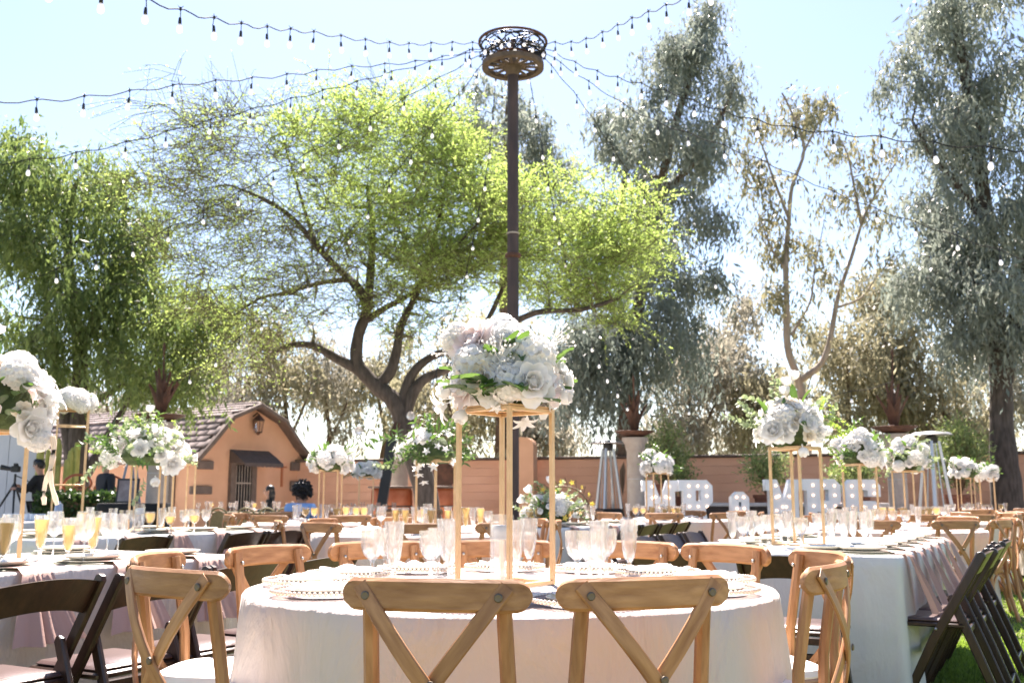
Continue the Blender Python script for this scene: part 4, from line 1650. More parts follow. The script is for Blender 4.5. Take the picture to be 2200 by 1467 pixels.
scatter_glasses(T_C2, seen(T_C2, [('g', True, 655, 11.2), ('g', True, 674, 11.4), ('f', False, 632, 11.3), ('f', False, 700, 11.2), ('g', True, 722, 11.2), ('g', True, 742, 11.6), ('g', True, 764, 11.4), ('g', True, 781, 11.3), ('f', False, 794, 11.6), ('f', False, 640, 11.7),
                                  ('g', False, 752, 11.9), ('f', False, 690, 12.0)]), "curly-haired woman's table")
scatter_glasses(T_C3, seen(T_C3, [('g', False, 712, 15.0), ('f', False, 725, 15.3), ('g', False, 740, 15.0), ('g', False, 766, 15.2), ('f', False, 778, 15.5), ('g', False, 792, 15.0), ('f', False, 812, 15.3), ('g', False, 826, 15.1), ('f', False, 845, 15.2),
                                  ('g', False, 800, 15.6), ('f', False, 756, 15.5)]), "far copper-drum table")
scatter_glasses(T_M2, seen(T_M2, [('g', True, 1366, 12.7), ('g', True, 1382, 12.8), ('f', False, 1350, 12.8), ('g', True, 1402, 12.6), ('f', False, 1412, 13.2), ('g', True, 1429, 12.6), ('g', True, 1449, 12.9), ('g', True, 1458, 12.7), ('f', False, 1470, 12.8), ('f', False, 1372, 13.3),
                                  ('g', True, 1440, 13.4)]), "table before the marquee letters")
scatter_glasses(T_M, seen(T_M, [('g', True, 1138, 10.3), ('g', True, 1157, 10.4), ('g', True, 1225, 10.5), ('g', True, 1243, 10.7), ('f', False, 1262, 10.5), ('f', False, 1274, 10.8), ('f', False, 1210, 10.4), ('f', False, 1128, 10.5)]), "basket-bouquet table")
scatter_glasses(T_R2, seen(T_R2, [('g', False, 1895, 8.9), ('g', False, 1920, 9.0), ('g', False, 1948, 8.9), ('f', False, 1975, 9.0), ('g', False, 1880, 9.3), ('g', True, 1884, 9.7), ('f', False, 1838, 9.2), ('f', False, 1820, 9.0), ('f', False, 1860, 9.5), ('g', False, 1805, 9.4)]), "table behind mauve napkins")
scatter_glasses(T_R3, seen(T_R3, [('g', True, 1985, 11.7), ('g', True, 2000, 11.6), ('g', True, 2015, 11.8), ('g', False, 2030, 11.7), ('g', True, 1900, 11.7), ('g', True, 1918, 11.9), ('g', True, 1945, 11.7), ('f', False, 2040, 12.0), ('f', False, 1965, 12.1)]), "table below the heater bouquet")
scatter_glasses(T_F1, seen(T_F1, [('g', False, 2052, 15.9), ('g', False, 2075, 16.0), ('g', False, 2092, 15.8), ('f', False, 2105, 16.2), ('g', False, 2118, 15.9), ('g', False, 2132, 16.0), ('g', True, 2155, 16.2), ('f', False, 2165, 16.0), ('f', False, 2085, 16.3)]), "far table beside the big trunk")
candle_at(at(918, 1150, 8.5), "glass cylinder candle beneath the star-lily bouquet")
candle_at(at(1424, 1150, 12.9), "glass cylinder candle on the table before the marquee letters")
candle_at(at(297, 1150, 8.2), "glass cylinder candle beneath the drooping white and green bouquet")
# stacked cups and jars on the far-left table
cups = []
CUP = MB().lathe([(.0005, 0), (.03, 0), (.036, .01), (.042, .085), (.039, .085), (.033, .012), (.0005, .010)], 16).mesh("cup", mat("pale_blue_cup", (.42, .50, .60), .4), 50)
for k in range(12):
    p = local(T_LF, -.2 + (k % 6) * .10, -.35 + (k // 6) * .12)
    o = inst("cup", CUP, None, (p.x, p.y, .758))
    tag(o, None, "cup", "pale blue cups")
    cups.append(o)
ordinal(cups, "{o} pale blue cup from the left on the far-left table")
SH = MB().lathe([(.0005, 0), (.05, 0), (.055, .02), (.05, .16), (.045, .165), (.046, .19), (.03, .21), (.018, .22), (.018, .235), (.0005, .237)], 20).mesh("cocktail_shaker", STEEL, 50)
p = local(T_LF, .30, .0)
tag(inst("cocktail_shaker", SH, None, (p.x, p.y, .758)), "steel lidded canister standing on the far-left table", "canister")

# ------------------------------------------------------------------ flowers
def petal(mb, L_, W, ph0, ph1, cup, theta, r0=0.0, z0=0.0, nu=5, nv=6, tip=.0, ruffle=0.0, seed=0):
    """one petal grown in the rz plane at angle theta; ph0/ph1: elevation angle at base / tip"""
    pts = []
    r, z = r0, z0
    rows = []
    for j in range(nv):
        v = j / (nv - 1)
        rows.append((r, z, v))
        a = ph0 + (ph1 - ph0) * v
        r += math.cos(a) * L_ / (nv - 1)
        z += math.sin(a) * L_ / (nv - 1)
    ct, st = math.cos(theta), math.sin(theta)
    for (r, z, v) in rows:
        w = W * math.sin(math.pi * (.14 + .74 * v)) ** .8 * (1 - tip * v * v)
        a = ph0 + (ph1 - ph0) * v
        nr, nz = -math.sin(a), math.cos(a)
        for i in range(nu):
            u = -1 + 2 * i / (nu - 1)
            lift = cup * u * u * W + ruffle * math.sin(5 * u + seed + 3 * v) * v
            rr, zz, t = r + nr * lift, z + nz * lift, u * w
            pts.append((rr * ct - t * st, rr * st + t * ct, zz))
    mb.quad_grid(pts, nu, nv)


def rose_mesh(name, matl, seed=0, size=.055, open_=1.0):
    g = random.Random(seed)
    m = MB()
    m.lathe([(.001, -.012), (.010, -.006), (.013, .004), (.011, .022), (.004, .028), (.0005, .028)], 8)
    for lay, (n, L_, W, a0, a1) in enumerate(((3, .030, .014, 80, 105), (4, .034, .018, 78, 92), (5, .040, .022, 66, 66), (6, .048, .025, 48, 26), (6, .052, .028, 26, -8))):
        for k in range(n):
            th = 2 * math.pi * (k + lay * .37 + g.uniform(-.08, .08)) / n
            petal(m, L_ * g.uniform(.92, 1.08), W, R(a0 * (1 if lay < 2 else open_)), R(a1 * open_), .28, th, .004 + .0022 * lay, -.004, ruffle=.0016, seed=k + lay)
    s = size / .055
    m.v = [(x * s, y * s, z * s) for (x, y, z) in m.v]
    return m.mesh(name, matl, 75)


def hydrangea_mesh(name, matl, seed=0, rad=.075):
    g = random.Random(seed)
    m = MB()
    n = 62
    for i in range(n):
        z = 1 - 1.55 * (i + .5) / n
        a = i * 2.39996
        s = math.sqrt(max(0, 1 - z * z))
        d = Vector((s * math.cos(a), s * math.sin(a), z))
        q = d.to_track_quat('Z', 'Y')
        q = q @ Quaternion((0, 0, 1), g.uniform(0, 6))
        f = MB()
        for k in range(4):
            petal(f, .019, .012, R(35), R(-5), .18, k * math.pi / 2, 0.001, 0, 3, 3)
        M = Matrix.Translation(d * rad * g.uniform(.86, 1.02)) @ q.to_matrix().to_4x4()
        m.add(f, M)
    m.ball((0, 0, 0), rad * .80, 10, 6)
    return m.mesh(name, matl, 70)


def tulip_mesh(name, matl, seed=0):
    m = MB()
    for lay in range(2):
        for k in range(3):
            petal(m, .062, .026, R(28 + 8 * lay), R(112), .5, 2 * math.pi * (k + lay * .5) / 3, .003, 0, 5, 8)
    m.lathe([(.001, -.02), (.004, -.018), (.004, .0)], 6)
    return m.mesh(name, matl, 75)


def lily_mesh(name, matl, L_=.075, W=.017):
    m = MB()
    for k in range(6):
        petal(m, L_, W, R(62), R(-25), .22, 2 * math.pi * k / 6 + .2, .003, 0, 5, 8, tip=.6)
    for k in range(5):
        a = 2 * math.pi * k / 5
        m.tube([(0, 0, .005), (.008 * math.cos(a), .008 * math.sin(a), .035)], .0012, 4)
    return m.mesh(name, matl, 75)


def star_mesh(name, matl):
    m = MB()
    for k in range(5):
        petal(m, .04, .011, R(35), R(-5), .1, 2 * math.pi * k / 5, .002, 0, 3, 5, tip=.7)
    m.ball((0, 0, .006), .004, 6, 4)
    return m.mesh(name, matl, 75)


def leaf_mesh(name, matl, L_=.085, W=.026, bend=-35, tip=.75):
    m = MB()
    petal(m, L_, W, R(30), R(30 + bend), .35, 0, .0, 0, 5, 8, tip=tip)
    m.tube([(-.03, 0, -.018), (0, 0, 0)], .0016, 4)
    return m.mesh(name, matl, 75)


def sprig_mesh(name, matl, seed=0, n=12, L_=.26, rw=.016, droop=.5, narrow=False):
    """a stem with paired leaves, growing along +Z and bending over towards +X"""
    g = random.Random(seed)
    m = MB()
    pth = []
    for i in range(9):
        t = i / 8
        pth.append((L_ * .55 * droop * t * t * 1.6, .01 * math.sin(5 * t), L_ * (t - droop * .35 * t * t)))
    m.tube(pth, .0022, 5, .001)
    for i in range(n):
        t = .12 + .88 * i / (n - 1)
        k = min(7, int(t * 8))
        a, b = Vector(pth[k]), Vector(pth[k + 1])
        p = a + (b - a) * (t * 8 - k)
        d = (b - a).normalized()
        for s in (-1, 1):
            f = MB()
            if narrow:
                petal(f, rw * 4.2, rw * .75, R(20), R(-25), .15, 0, .001, 0, 3, 5, tip=.8)
            else:
                petal(f, rw * 2, rw, R(20), R(0), .12, 0, .002, 0, 4, 5)
            side = d.cross(Vector((0, 1, 0))).normalized() if i % 2 else Vector((0, 1, 0))
            out = (side * s + d * .45 + Vector((g.uniform(-.25, .25), g.uniform(-.25, .25), g.uniform(-.2, .2)))).normalized()
            q = out.to_track_quat('X', 'Z')
            m.add(f, Matrix.Translation(p) @ q.to_matrix().to_4x4())
    return m.mesh(name, matl, 75)


def filler_mesh(name, matl, seed=0):
    """sprig of tiny baby's-breath buds"""
    g = random.Random(seed)
    m = MB()
    for k in range(16):
        d = Vector((g.gauss(0, .4), g.gauss(0, .4), 1)).normalized()
        L_ = g.uniform(.045, .095)
        m.tube([(0, 0, 0), tuple(d * L_)], .0007, 3)
        m.ball(tuple(d * L_), g.uniform(.0035, .0055), 6, 4)
    return m.mesh(name, matl, 60)


FL = {
    'rose': [rose_mesh("rose", PETAL, i, .055 + .004 * i, 1 - .12 * i) for i in range(3)],
    'cream': [rose_mesh("cream_rose", PETALC, 9, .05, .9)],
    'blush': [rose_mesh("blush_rose", PETALB, 5, .06, 1.0)],
    'bud': [rose_mesh("rosebud", PETAL, 4, .042, 1.9)],
    'hyd': [hydrangea_mesh("hydrangea", PETAL, i, .066 + .01 * i) for i in range(2)],
    'tulip': [tulip_mesh("tulip", PETAL)],
    'lily': [lily_mesh("lily", PETAL)],
    'big': [tulip_mesh("magnolia", PETAL, 1), rose_mesh("magnolia", PETAL, 7, .072, .95)],
    'star': [star_mesh("star_flower", PETAL)],
    'leaf': [leaf_mesh("leaf", GREEN), leaf_mesh("leaf", GREEN, .10, .030, -60)],
    'long': [leaf_mesh("long_leaf", GREEN, .11, .014, -50, .85)],
    'sage': [sprig_mesh("eucalyptus_sprig", SAGE, i, 9, .20, .014, .5) for i in range(2)],
    'lime': [sprig_mesh("lime_sprig", LIME, 3, 16, .22, .009, .9)],
    'green': [sprig_mesh("green_sprig", GREEN, 6, 9, .19, .014, .7, True)],
    'fill': [filler_mesh("baby_breath", PETAL, 1)],
    'yel': [star_mesh("yellow_blossom", YELLOW)],
}


def arrangement(center, rx, rz, mix, n, label, seed, down=.35, extra=(), squash=1.0):
    """bouquet: blooms spread over a dome of radius rx, height rz; z 0 = bottom of the dome"""
    g = random.Random(seed)
    root = empty("flower_arrangement", center)
    tag(root, label, "bouquet", "white floral centrepieces")
    m = MB()
    m.lathe([(.0005, -.01), (rx * .42, -.008), (rx * .60, rz * .16), (rx * .52, rz * .45), (rx * .28, rz * .68), (.0005, rz * .74)], 14)
    m.build("moss_base", MOSS, root)
    names = []
    for k, w in mix.items():
        names += [k] * w
    g.shuffle(names)
    zmin = -down
    for i in range(n):
        z = 1 - (1 - zmin) * (i + .5) / n
        a = i * 2.39996 + g.uniform(-.25, .25)
        s = math.sqrt(max(0, 1 - z * z))
        d = Vector((s * math.cos(a), s * math.sin(a), z))
        kind = names[i % len(names)]
        rad = {'leaf': .86, 'long': .9, 'sage': .70, 'lime': .70, 'green': .72, 'fill': .85, 'star': 1.02, 'tulip': .95, 'yel': 1.0}.get(kind, .84) * g.uniform(.88, 1.08)
        pos = Vector((d.x * rx * rad, d.y * rx * rad * squash, rz * .30 + d.z * rz * .70 * rad))
        dirv = Vector((d.x, d.y, d.z * .9 + .25 + g.uniform(-.15, .15))).normalized()
        if kind in ('leaf', 'long'):
            dirv = (dirv + Vector((g.uniform(-.6, .6), g.uniform(-.6, .6), g.uniform(-.5, .3)))).normalized()
        q = dirv.to_track_quat('Z', 'Y') @ Quaternion((0, 0, 1), g.uniform(0, 6.28))
        if kind in ('leaf', 'long'):
            q = dirv.to_track_quat('X', 'Z')
        me = g.choice(FL[kind])
        o = inst(me.name.split('.')[0], me, root, pos, None, g.uniform(.88, 1.15))
        o.rotation_euler = q.to_euler()
    for (kind, px, py, pz, dx, dy, dz, sc) in extra:
        me = g.choice(FL[kind])
        dirv = Vector((dx, dy, dz)).normalized()
        q = dirv.to_track_quat('X', 'Z') if kind in ('leaf', 'long') else dirv.to_track_quat('Z', 'Y') @ Quaternion((0, 0, 1), g.uniform(0, 6.28))
        o = inst(me.name.split('.')[0], me, root, (px, py, pz), None, sc)
        o.rotation_euler = q.to_euler()
    return root


def stand(x, y, rz, label, h=.59, w=.226, z0=.757, bar=.0155, mid=()):
    s = empty("flower_stand", (x, y, z0), rz)
    tag(s, label, "flower stand", "gold flower stands")
    for sx in (-1, 1):
        for sy in (-1, 1):
            MB().box((sx * w / 2, sy * w / 2, h / 2), (bar, bar, h), bev=.0015).build("post", GOLD, s)
    for z, nm in ((bar / 2 + .0005, "base_bar"), (h - bar / 2 + .001, "top_bar")) + tuple((zz, "cross_bar") for zz in mid):
        for k in range(4):
            a = k * math.pi / 2
            c = (math.cos(a) * w / 2, math.sin(a) * w / 2, z)
            MB().box(c, (bar * .92, w - bar - .001, bar * .92), rz=a, bev=.0015).build(nm, GOLD, s)
    MB().box((0, 0, h + .004), (w + .012, w + .012, .006)).build("tray", GOLD, s)
    return s


SH_ = .59
ZT = .757 + SH_ + .008
MIXW = {'rose': 6, 'hyd': 3, 'cream': 1, 'leaf': 5, 'lily': 1, 'fill': 2, 'bud': 2}
# 1. centre of the near table
stand(-.022, 3.43, R(50), "gold square stand on the near round table carrying the tallest bouquet")
arrangement((-.022, 3.43, ZT), .185, .215, {'rose': 9, 'hyd': 2, 'cream': 2, 'blush': 2, 'leaf': 8, 'fill': 3, 'lily': 1, 'bud': 3}, 92,
            "tall mound of white roses and hydrangeas on the near gold stand", 1, .30, [
                ('hyd', -.015, -.01, .25, 0, -.3, 1, .9), ('hyd', .045, -.02, .225, .4, -.4, 1, .8), ('rose', .0, -.085, .225, 0, -1, .5, .9), ('blush', -.105, -.06, .215, -.6, -.8, .5, 1.35),
                ('hyd', .09, -.10, .155, .5, -1, .3, 1.1), ('rose', .085, -.165, .065, .3, -1, .1, 1.35), ('bud', -.01, -.17, .085, 0, -.9, .5, 1.1), ('bud', .04, -.17, .07, .1, -1, .4, 1.0),
                ('cream', -.085, -.15, .085, -.3, -1, .3, 1.15), ('big', -.185, -.06, .045, -1, -.5, .1, .95), ('big', .175, -.07, .03, 1, -.5, -.1, .95), ('hyd', -.19, -.02, .23, -1, 0, .6, .55), ('hyd', -.165, -.02, .255, -.6, 0, 1, .5),
                ('fill', -.17, -.03, .19, -1, 0, .4, 1), ('fill', .15, -.03, .21, 1, 0, .5, 1.1), ('lily', .12, -.05, .245, .7, -.4, .7, .8), ('rose', .18, -.03, .125, 1, -.3, .4, .85), ('rose', .205, -.03, .085, 1, -.2, .1, .8),
                ('leaf', .17, -.06, .14, 1, -.4, .4, 1.0), ('leaf', -.04, -.17, .03, -.3, -1, -.2, 1.0), ('leaf', .03, -.17, .03, .4, -1, -.1, 1.1), ('leaf', -.10, -.15, .02, -.6, -1, -.1, 1.0), ('leaf', -.06, -.14, .02, .3, -1, .3, 1.1),
                ('leaf', -.07, -.16, .05, -.8, -1, .1, 1.25), ('leaf', .0, -.17, .045, .5, -1, -.3, 1.25), ('leaf', -.03, -.16, .05, -.5, -1, -.5, 1.3), ('leaf', -.12, -.13, .04, -1, -.7, -.3, 1.2), ('leaf', .12, -.13, .0, .8, -1, -.4, 1.1), ('leaf', .05, -.11, .20, .5, -1, .2, .9), ('leaf', .02, -.11, .20, -.3, -1, -.2, .9), ('leaf', .04, -.11, .17, .2, -1, -.6, .9), ('fill', -.03, -.13, .15, -.1, -1, .6, 1.0), ('fill', -.02, -.14, .14, .2, -1, .5, 1.0),
                ('lily', .06, -.10, -.045, .2, -.5, -1, .75), ('tulip', -.14, -.06, -.015, -.5, -.3, -1, .9), ('lily', -.20, -.05, .005, -1, -.3, -.5, 1.0), ('star', -.03, -.14, -.012, 0, -.6, -1, .7)])
# 2. right table
p = at(1716, 1165, 6.2)
stand(p.x, 6.2, R(38), "gold square stand on the mauve-napkin table", w=.215)
arrangement((p.x - .03, 6.2, ZT), .215, .33, {'rose': 4, 'hyd': 2, 'cream': 2, 'leaf': 6, 'sage': 4, 'tulip': 2, 'lily': 1}, 46,
            "loose white bouquet trailing round eucalyptus leaves to the left and lime sprays right", 2, .25,
            [('sage', -.20, -.02, .16, -1, 0, .1, 1.1), ('sage', -.18, -.04, .10, -1, -.2, .2, 1.0), ('sage', -.16, .02, .20, -1, 0, .5, .9), ('tulip', .03, -.03, .41, .2, 0, 1, 1.2), ('tulip', -.01, -.04, .37, -.1, 0, 1, 1.2), ('tulip', -.03, -.06, .31, -.2, -.2, 1, 1.2),
             ('sage', .0, .03, .28, -.2, 0, 1, .9), ('lime', .17, -.02, .17, 1, 0, .6, 1.0), ('lime', .18, -.02, .12, 1, -.1, .3, 1.1), ('lime', .19, 0, .07, 1, 0, -.1, 1.0), ('lime', .17, -.05, .20, .8, 0, .9, .9), ('lime', .20, -.03, .02, .8, 0, -.5, 1.0), ('lime', .20, .03, .10, 1, .2, .1, 1.0),
             ('big', -.13, -.13, .09, -.5, -1, .2, 1.15), ('big', -.03, -.15, .10, .1, -1, .2, 1.2), ('rose', .10, -.13, .16, .5, -1, .3, 1.2), ('tulip', .03, -.17, -.01, 0, -.5, -1, 1.1), ('hyd', -.06, -.12, .18, -.2, -1, .5, 1.0), ('big', .13, -.12, .09, .7, -1, 0, .9)])
# 3. left edge table
stand(-2.37, 4.52, R(-22), "gold square stand on the amber-flute table")
arrangement((-2.33, 4.50, ZT), .26, .34, {'lily': 5, 'rose': 5, 'blush': 4, 'hyd': 2, 'big': 3, 'leaf': 5, 'cream': 1}, 66,
            "big white and blush lily bouquet cut by the left edge", 3, .3,
            [('tulip', .0, -.05, .42, .3, 0, 1, .9), ('tulip', -.02, -.04, .36, .1, 0, 1, .9), ('big', .20, -.10, .0, .8, -.6, -.3, 1.1), ('lily', .23, -.04, .06, 1, -.2, .1, 1.0), ('lily', .21, -.06, .14, 1, -.3, .4, 1.0), ('hyd', .22, -.05, -.05, .8, -.2, -.6, .8),
             ('leaf', .09, -.2, .18, .6, -1, -.1, 1.2), ('leaf', .16, -.17, .13, .8, -1, -.3, 1.0), ('lily', .03, -.23, .08, -.3, -1, .2, 1.1)])
# hanging amaranth tails of the left bouquet
tail = MB()
for k, (x0, x1) in enumerate(((.215, .20), (.20, .245))):
    pth = [(.075 + x0 + (x1 - x0) * t + .012 * math.sin(6 * t + k), -.06, -.04 - .30 * t) for t in [i / 10 for i in range(11)]]
    tail.sweep(pth, circ(1, 6), scales=[(.010 + .002 * math.sin(i * 2.3), ) * 2 for i in range(11)])
tl = tail.build("amaranth_tail", PETALC, smooth=60)
tl.parent = [o for o in COL.objects if o.get("label", "").startswith("big white and blush lily")][0]
# 4. drooping bouquet on the long left table
p = at(312, 1140, 8.7)
stand(p.x, 8.7, R(30), "gold square stand on the drooping-bouquet table, nearer of two", w=.24)
arrangement((p.x, 8.65, ZT - .03), .36, .34, {'rose': 4, 'hyd': 2, 'big': 3, 'sage': 7, 'green': 3, 'leaf': 3, 'tulip': 3, 'lime': 2, 'fill': 2}, 92,
            "wide drooping white and sage bouquet before the peach house", 4, .42,
            [('tulip', .02, -.05, .44, 0, 0, 1, 1.3), ('sage', -.30, -.1, .02, -1, 0, -.2, 1.4), ('sage', -.32, -.1, .12, -1, 0, .2, 1.3), ('green', -.3, -.05, .2, -1, 0, .5, 1.3), ('sage', .05, -.2, -.12, 0, -.3, -1, 1.2), ('big', .15, -.2, -.12, .2, -.5, -.6, 1.4), ('big', .28, -.2, .0, .6, -.6, -.2, 1.3)])
p = at(374, 1140, 9.1)
stand(p.x, 9.2, R(38), "gold square stand on the drooping-bouquet table, farther of two", w=.20)
# 5. star lilies
stand(-.64, 8.42, R(50), "gold square stand under the star-lily bouquet")
arrangement((-.66, 8.42, ZT - .02), .30, .30, {'star': 14, 'long': 10, 'green': 8, 'leaf': 4, 'rose': 3}, 96,
            "leafy deep-green bouquet with white star lilies left of the near stand", 5, .45,
            [('green', -.28, -.08, .17, -1, 0, .3, 1.5), ('sage', -.30, -.08, -.02, -1, 0, -.1, 1.2), ('star', -.10, -.2, -.10, 0, -.5, -1, 1.15), ('star', -.06, -.2, -.16, .2, -.5, -1, 1.15), ('star', -.12, -.2, -.05, 0, -.6, -.6, 1.15), ('star', .02, -.25, -.04, 0, -1, -.5, 1.15)])
# 6-12 round white bouquets further back
MIXR = {'rose': 8, 'hyd': 2, 'leaf': 6, 'bud': 3, 'green': 1}
for (px, d, rx, rz, lab, seed, mix) in (
        (708, 11.5, .275, .30, "round white bouquet at the gable corner of the peach house", 6, MIXR),
        (785, 15.2, .235, .24, "small round bouquet beside the dark leaning post", 7, MIXR),
        (1414, 12.9, .225, .28, "round white bouquet in front of the middle stone column", 8, MIXR),
        (1852, 9.4, .235, .32, "round white bouquet above the last marquee letter", 9, MIXR),
        (1957, 11.9, .27, .38, "white bouquet with loose greenery under the right agave bowl", 10, {'rose': 6, 'hyd': 3, 'sage': 5, 'leaf': 4}),
        (2080, 16.2, .27, .34, "white bouquet left of the big eucalyptus trunk", 11, MIXR),
        (2126, 16.4, .19, .22, "smaller bouquet touching the big eucalyptus trunk", 12, MIXR)):
    p = at(px, 1120, d)
    stand(p.x, d, R(20 + seed * 11), "gold square stand holding the " + lab, w=.21 if seed != 10 else .26)
    arrangement((p.x, d, ZT - .015), rx, rz, mix, 62, lab, seed, .38)
# low basket bouquet
p = at(1186, 1120, 10.55)
root = arrangement((p.x, 10.55, .758), .30, .34, {'rose': 4, 'tulip': 4, 'sage': 6, 'leaf': 3, 'yel': 5, 'hyd': 3, 'green': 2}, 80,
                   "low white and yellow basket bouquet with a twig hoop", 13, .12,
                   [('tulip', -.22, -.1, .33, -.6, 0, .8, 1.6), ('tulip', -.28, -.1, .24, -.8, 0, .5, 1.6), ('tulip', -.02, -.05, .42, .1, 0, 1, 1.6), ('tulip', .24, -.1, .20, .8, 0, .3, 1.6), ('sage', -.26, 0, .12, -1, 0, .3, 1.2)])
hoop = MB()
pth = [(.12 + .26 * math.cos(a), -.05, .16 + .24 * math.sin(a)) for a in [math.pi * k / 14 * 1.0 for k in range(15)]]
hoop.tube(pth, .009, 6)
for k in range(7):
    a = .3 + k * .36
    hoop.tube([(.12 + .26 * math.cos(a), -.05, .16 + .24 * math.sin(a)), (.12 + .33 * math.cos(a + .15), -.05, .16 + .33 * math.sin(a + .15))], .004, 4)
hoop.build("twig_hoop", TWIG, root)
for k in range(7):
    a = .2 + k * .36
    inst("yellow_blossom", FL['yel'][0], root, (.12 + .30 * math.cos(a), -.06, .16 + .29 * math.sin(a)), (R(90), 0, k), .8)
# tall floor frame with a flat white bouquet at the left
p = at(150, 1000, 10.8)
stand(p.x, 10.8, R(25), "tall gold floor frame with crossbars beside the pepper tree", h=1.98, w=.30, z0=.003, bar=.016, mid=(1.17, 1.80))
arrangement((p.x - .02, 10.8, 1.99), .25, .17, {'hyd': 9, 'rose': 2, 'leaf': 1}, 40, "flat white hydrangea bouquet topping the tall gold floor frame", 15, .2)

# ------------------------------------------------------------------ light pole
PD = 14.0
pp = at(1102, 700, PD)
pole = empty("light_pole", (pp.x, PD, 0))
tag(pole, "rusty steel light pole crowned by a wagon wheel", "pole")
zw = at(1102, 143, PD).z
MB().lathe([(.0845, 0), (.0845, zw * .45), (.0835, zw * .45 + .001), (.082, zw - .12), (.0005, zw - .12)], 24).build("shaft", POLE, pole)
zc = at(1102, 548, PD).z
MB().lathe([(.086, zc - .05), (.115, zc - .03), (.118, zc), (.108, zc + .02), (.086, zc + .03)], 24, cap=False).build("collar", RUST, pole)
zb = at(1102, 502, PD).z
MB().lathe([(.0835, zb - .012), (.092, zb - .01), (.092, zb + .01), (.0835, zb + .012)], 24, cap=False).build("rope_band", STONE, pole)
MB().box((0, 0, .02), (.5, .5, .04), bev=.01).build("base_plate", RUST, pole)
wheel = empty("wagon_wheel", (0, 0, zw), 0, pole)
RW = .46
MB().lathe([(RW - .085, -.035), (RW, -.035), (RW, .035), (RW - .085, .035), (RW - .085, -.035)], 56, cap=False).build("rim", WHEELW, wheel, smooth=30)
MB().lathe([(.0005, -.15), (.085, -.15), (.098, -.11), (.13, -.06), (.14, 0), (.12, .06), (.07, .12), (.0005, .12)], 24).build("hub", WHEELW, wheel)
spk = MB().sweep([(.12, 0, 0), (.2, 0, 0), (RW - .08, 0, 0)], circ(1, 8), scales=[(.030, .022), (.026, .02), (.022, .018)]).mesh("spoke", WHEELW, 50)
for k in range(14):
    inst("spoke", spk, wheel, (0, 0, 0), (0, 0, 2 * math.pi * k / 14 + .1))
# wire crown above the wheel
crown = empty("wire_crown", (0, 0, zw), 0, pole)


def ring_path(r, z, n=40, wob=0.0, ph=0):
    return [(r * math.cos(2 * math.pi * k / n), r * math.sin(2 * math.pi * k / n), z + wob * math.sin(5 * 2 * math.pi * k / n + ph)) for k in range(n + 1)]


MB().tube(ring_path(.50, .37), .022, 6, cap=False).build("hoop", RUST, crown)
MB().tube(ring_path(.47, .33, 40, .02), .013, 6, cap=False).build("hoop", BLACK, crown)
MB().tube(ring_path(.26, .16), .020, 6, cap=False).build("hoop", RUST, crown)
MB().tube([(0, 0, .1), (0, 0, .42)], .035, 8).build("spindle", RUST, crown)
mm = MB()
g = random.Random(5)
for k in range(46):
    a0 = g.uniform(0, 6.28)
    a1 = a0 + g.uniform(.6, 2.4)
    pth = []
    for i in range(9):
        t = i / 8
        a = a0 + (a1 - a0) * t
        r = .10 + .40 * abs(math.cos(t * 2.5 + k))
        pth.append((r * math.cos(a), r * math.sin(a), .16 + .20 * (.5 + .5 * math.sin(t * 4 + k * 1.7))))
    mm.tube(pth, .010, 5, cap=False)
mm.build("tangled_cord", BLACK, crown)
# ------------------------------------------------------------------ string lights
SOCK = MB().lathe([(.0005, .012), (.009, .010), (.013, 0), (.016, -.035), (.016, -.055), (.013, -.058), (.0005, -.058)], 10).mesh("socket", BLACK, 50)
BULB = MB().lathe([(.011, -.056), (.015, -.062), (.024, -.082), (.027, -.104)], 12, cap=False).mesh("bulb", BULBG, 50)
TIP = MB().lathe([(.0262, -.100), (.027, -.110), (.025, -.124), (.018, -.135), (.008, -.140), (.0005, -.141)], 12).mesh("bulb_tip", BULBL, 50)
TIE = MB()
TIE.lathe([(.0005, -.016), (.010, -.014), (.012, 0), (.008, .014), (.0005, .016)], 6)
for k in range(3):
    a = k * 2.1
    TIE.tube([(0, 0, 0), (.026 * math.cos(a), .026 * math.sin(a), .022)], .003, 4)
TIE.tube([(0, 0, -.008), (0, 0, -.085)], .004, 5)
TIEM = TIE.mesh("cable_tie", BLACK, 50)


g = random.Random(6)
for k in range(16):
    a_, r_ = k * 2.39996, .12 + .38 * math.sqrt((k + .5) / 16)
    o = inst("socket", SOCK, crown, (r_ * math.cos(a_), r_ * math.sin(a_), g.uniform(.16, .30)), (R(g.uniform(-12, 12)), R(g.uniform(-12, 12)), 0), .9)
    inst("bulb", BULB, o)
    inst("bulb_tip", TIP, o)


def catmull(P, step=.06):
    out = []
    for i in range(len(P) - 1):
        p0, p1, p2, p3 = P[max(i - 1, 0)], P[i], P[i + 1], P[min(i + 2, len(P) - 1)]
        n = max(2, int((p2 - p1).length / step))
        for k in range(n):
            t = k / n
            out.append(.5 * ((2 * p1) + (p2 - p0) * t + (2 * p0 - 5 * p1 + 4 * p2 - p3) * t * t + (3 * p1 - p0 - 3 * p2 + p3) * t ** 3))
    out.append(P[-1])
    return out


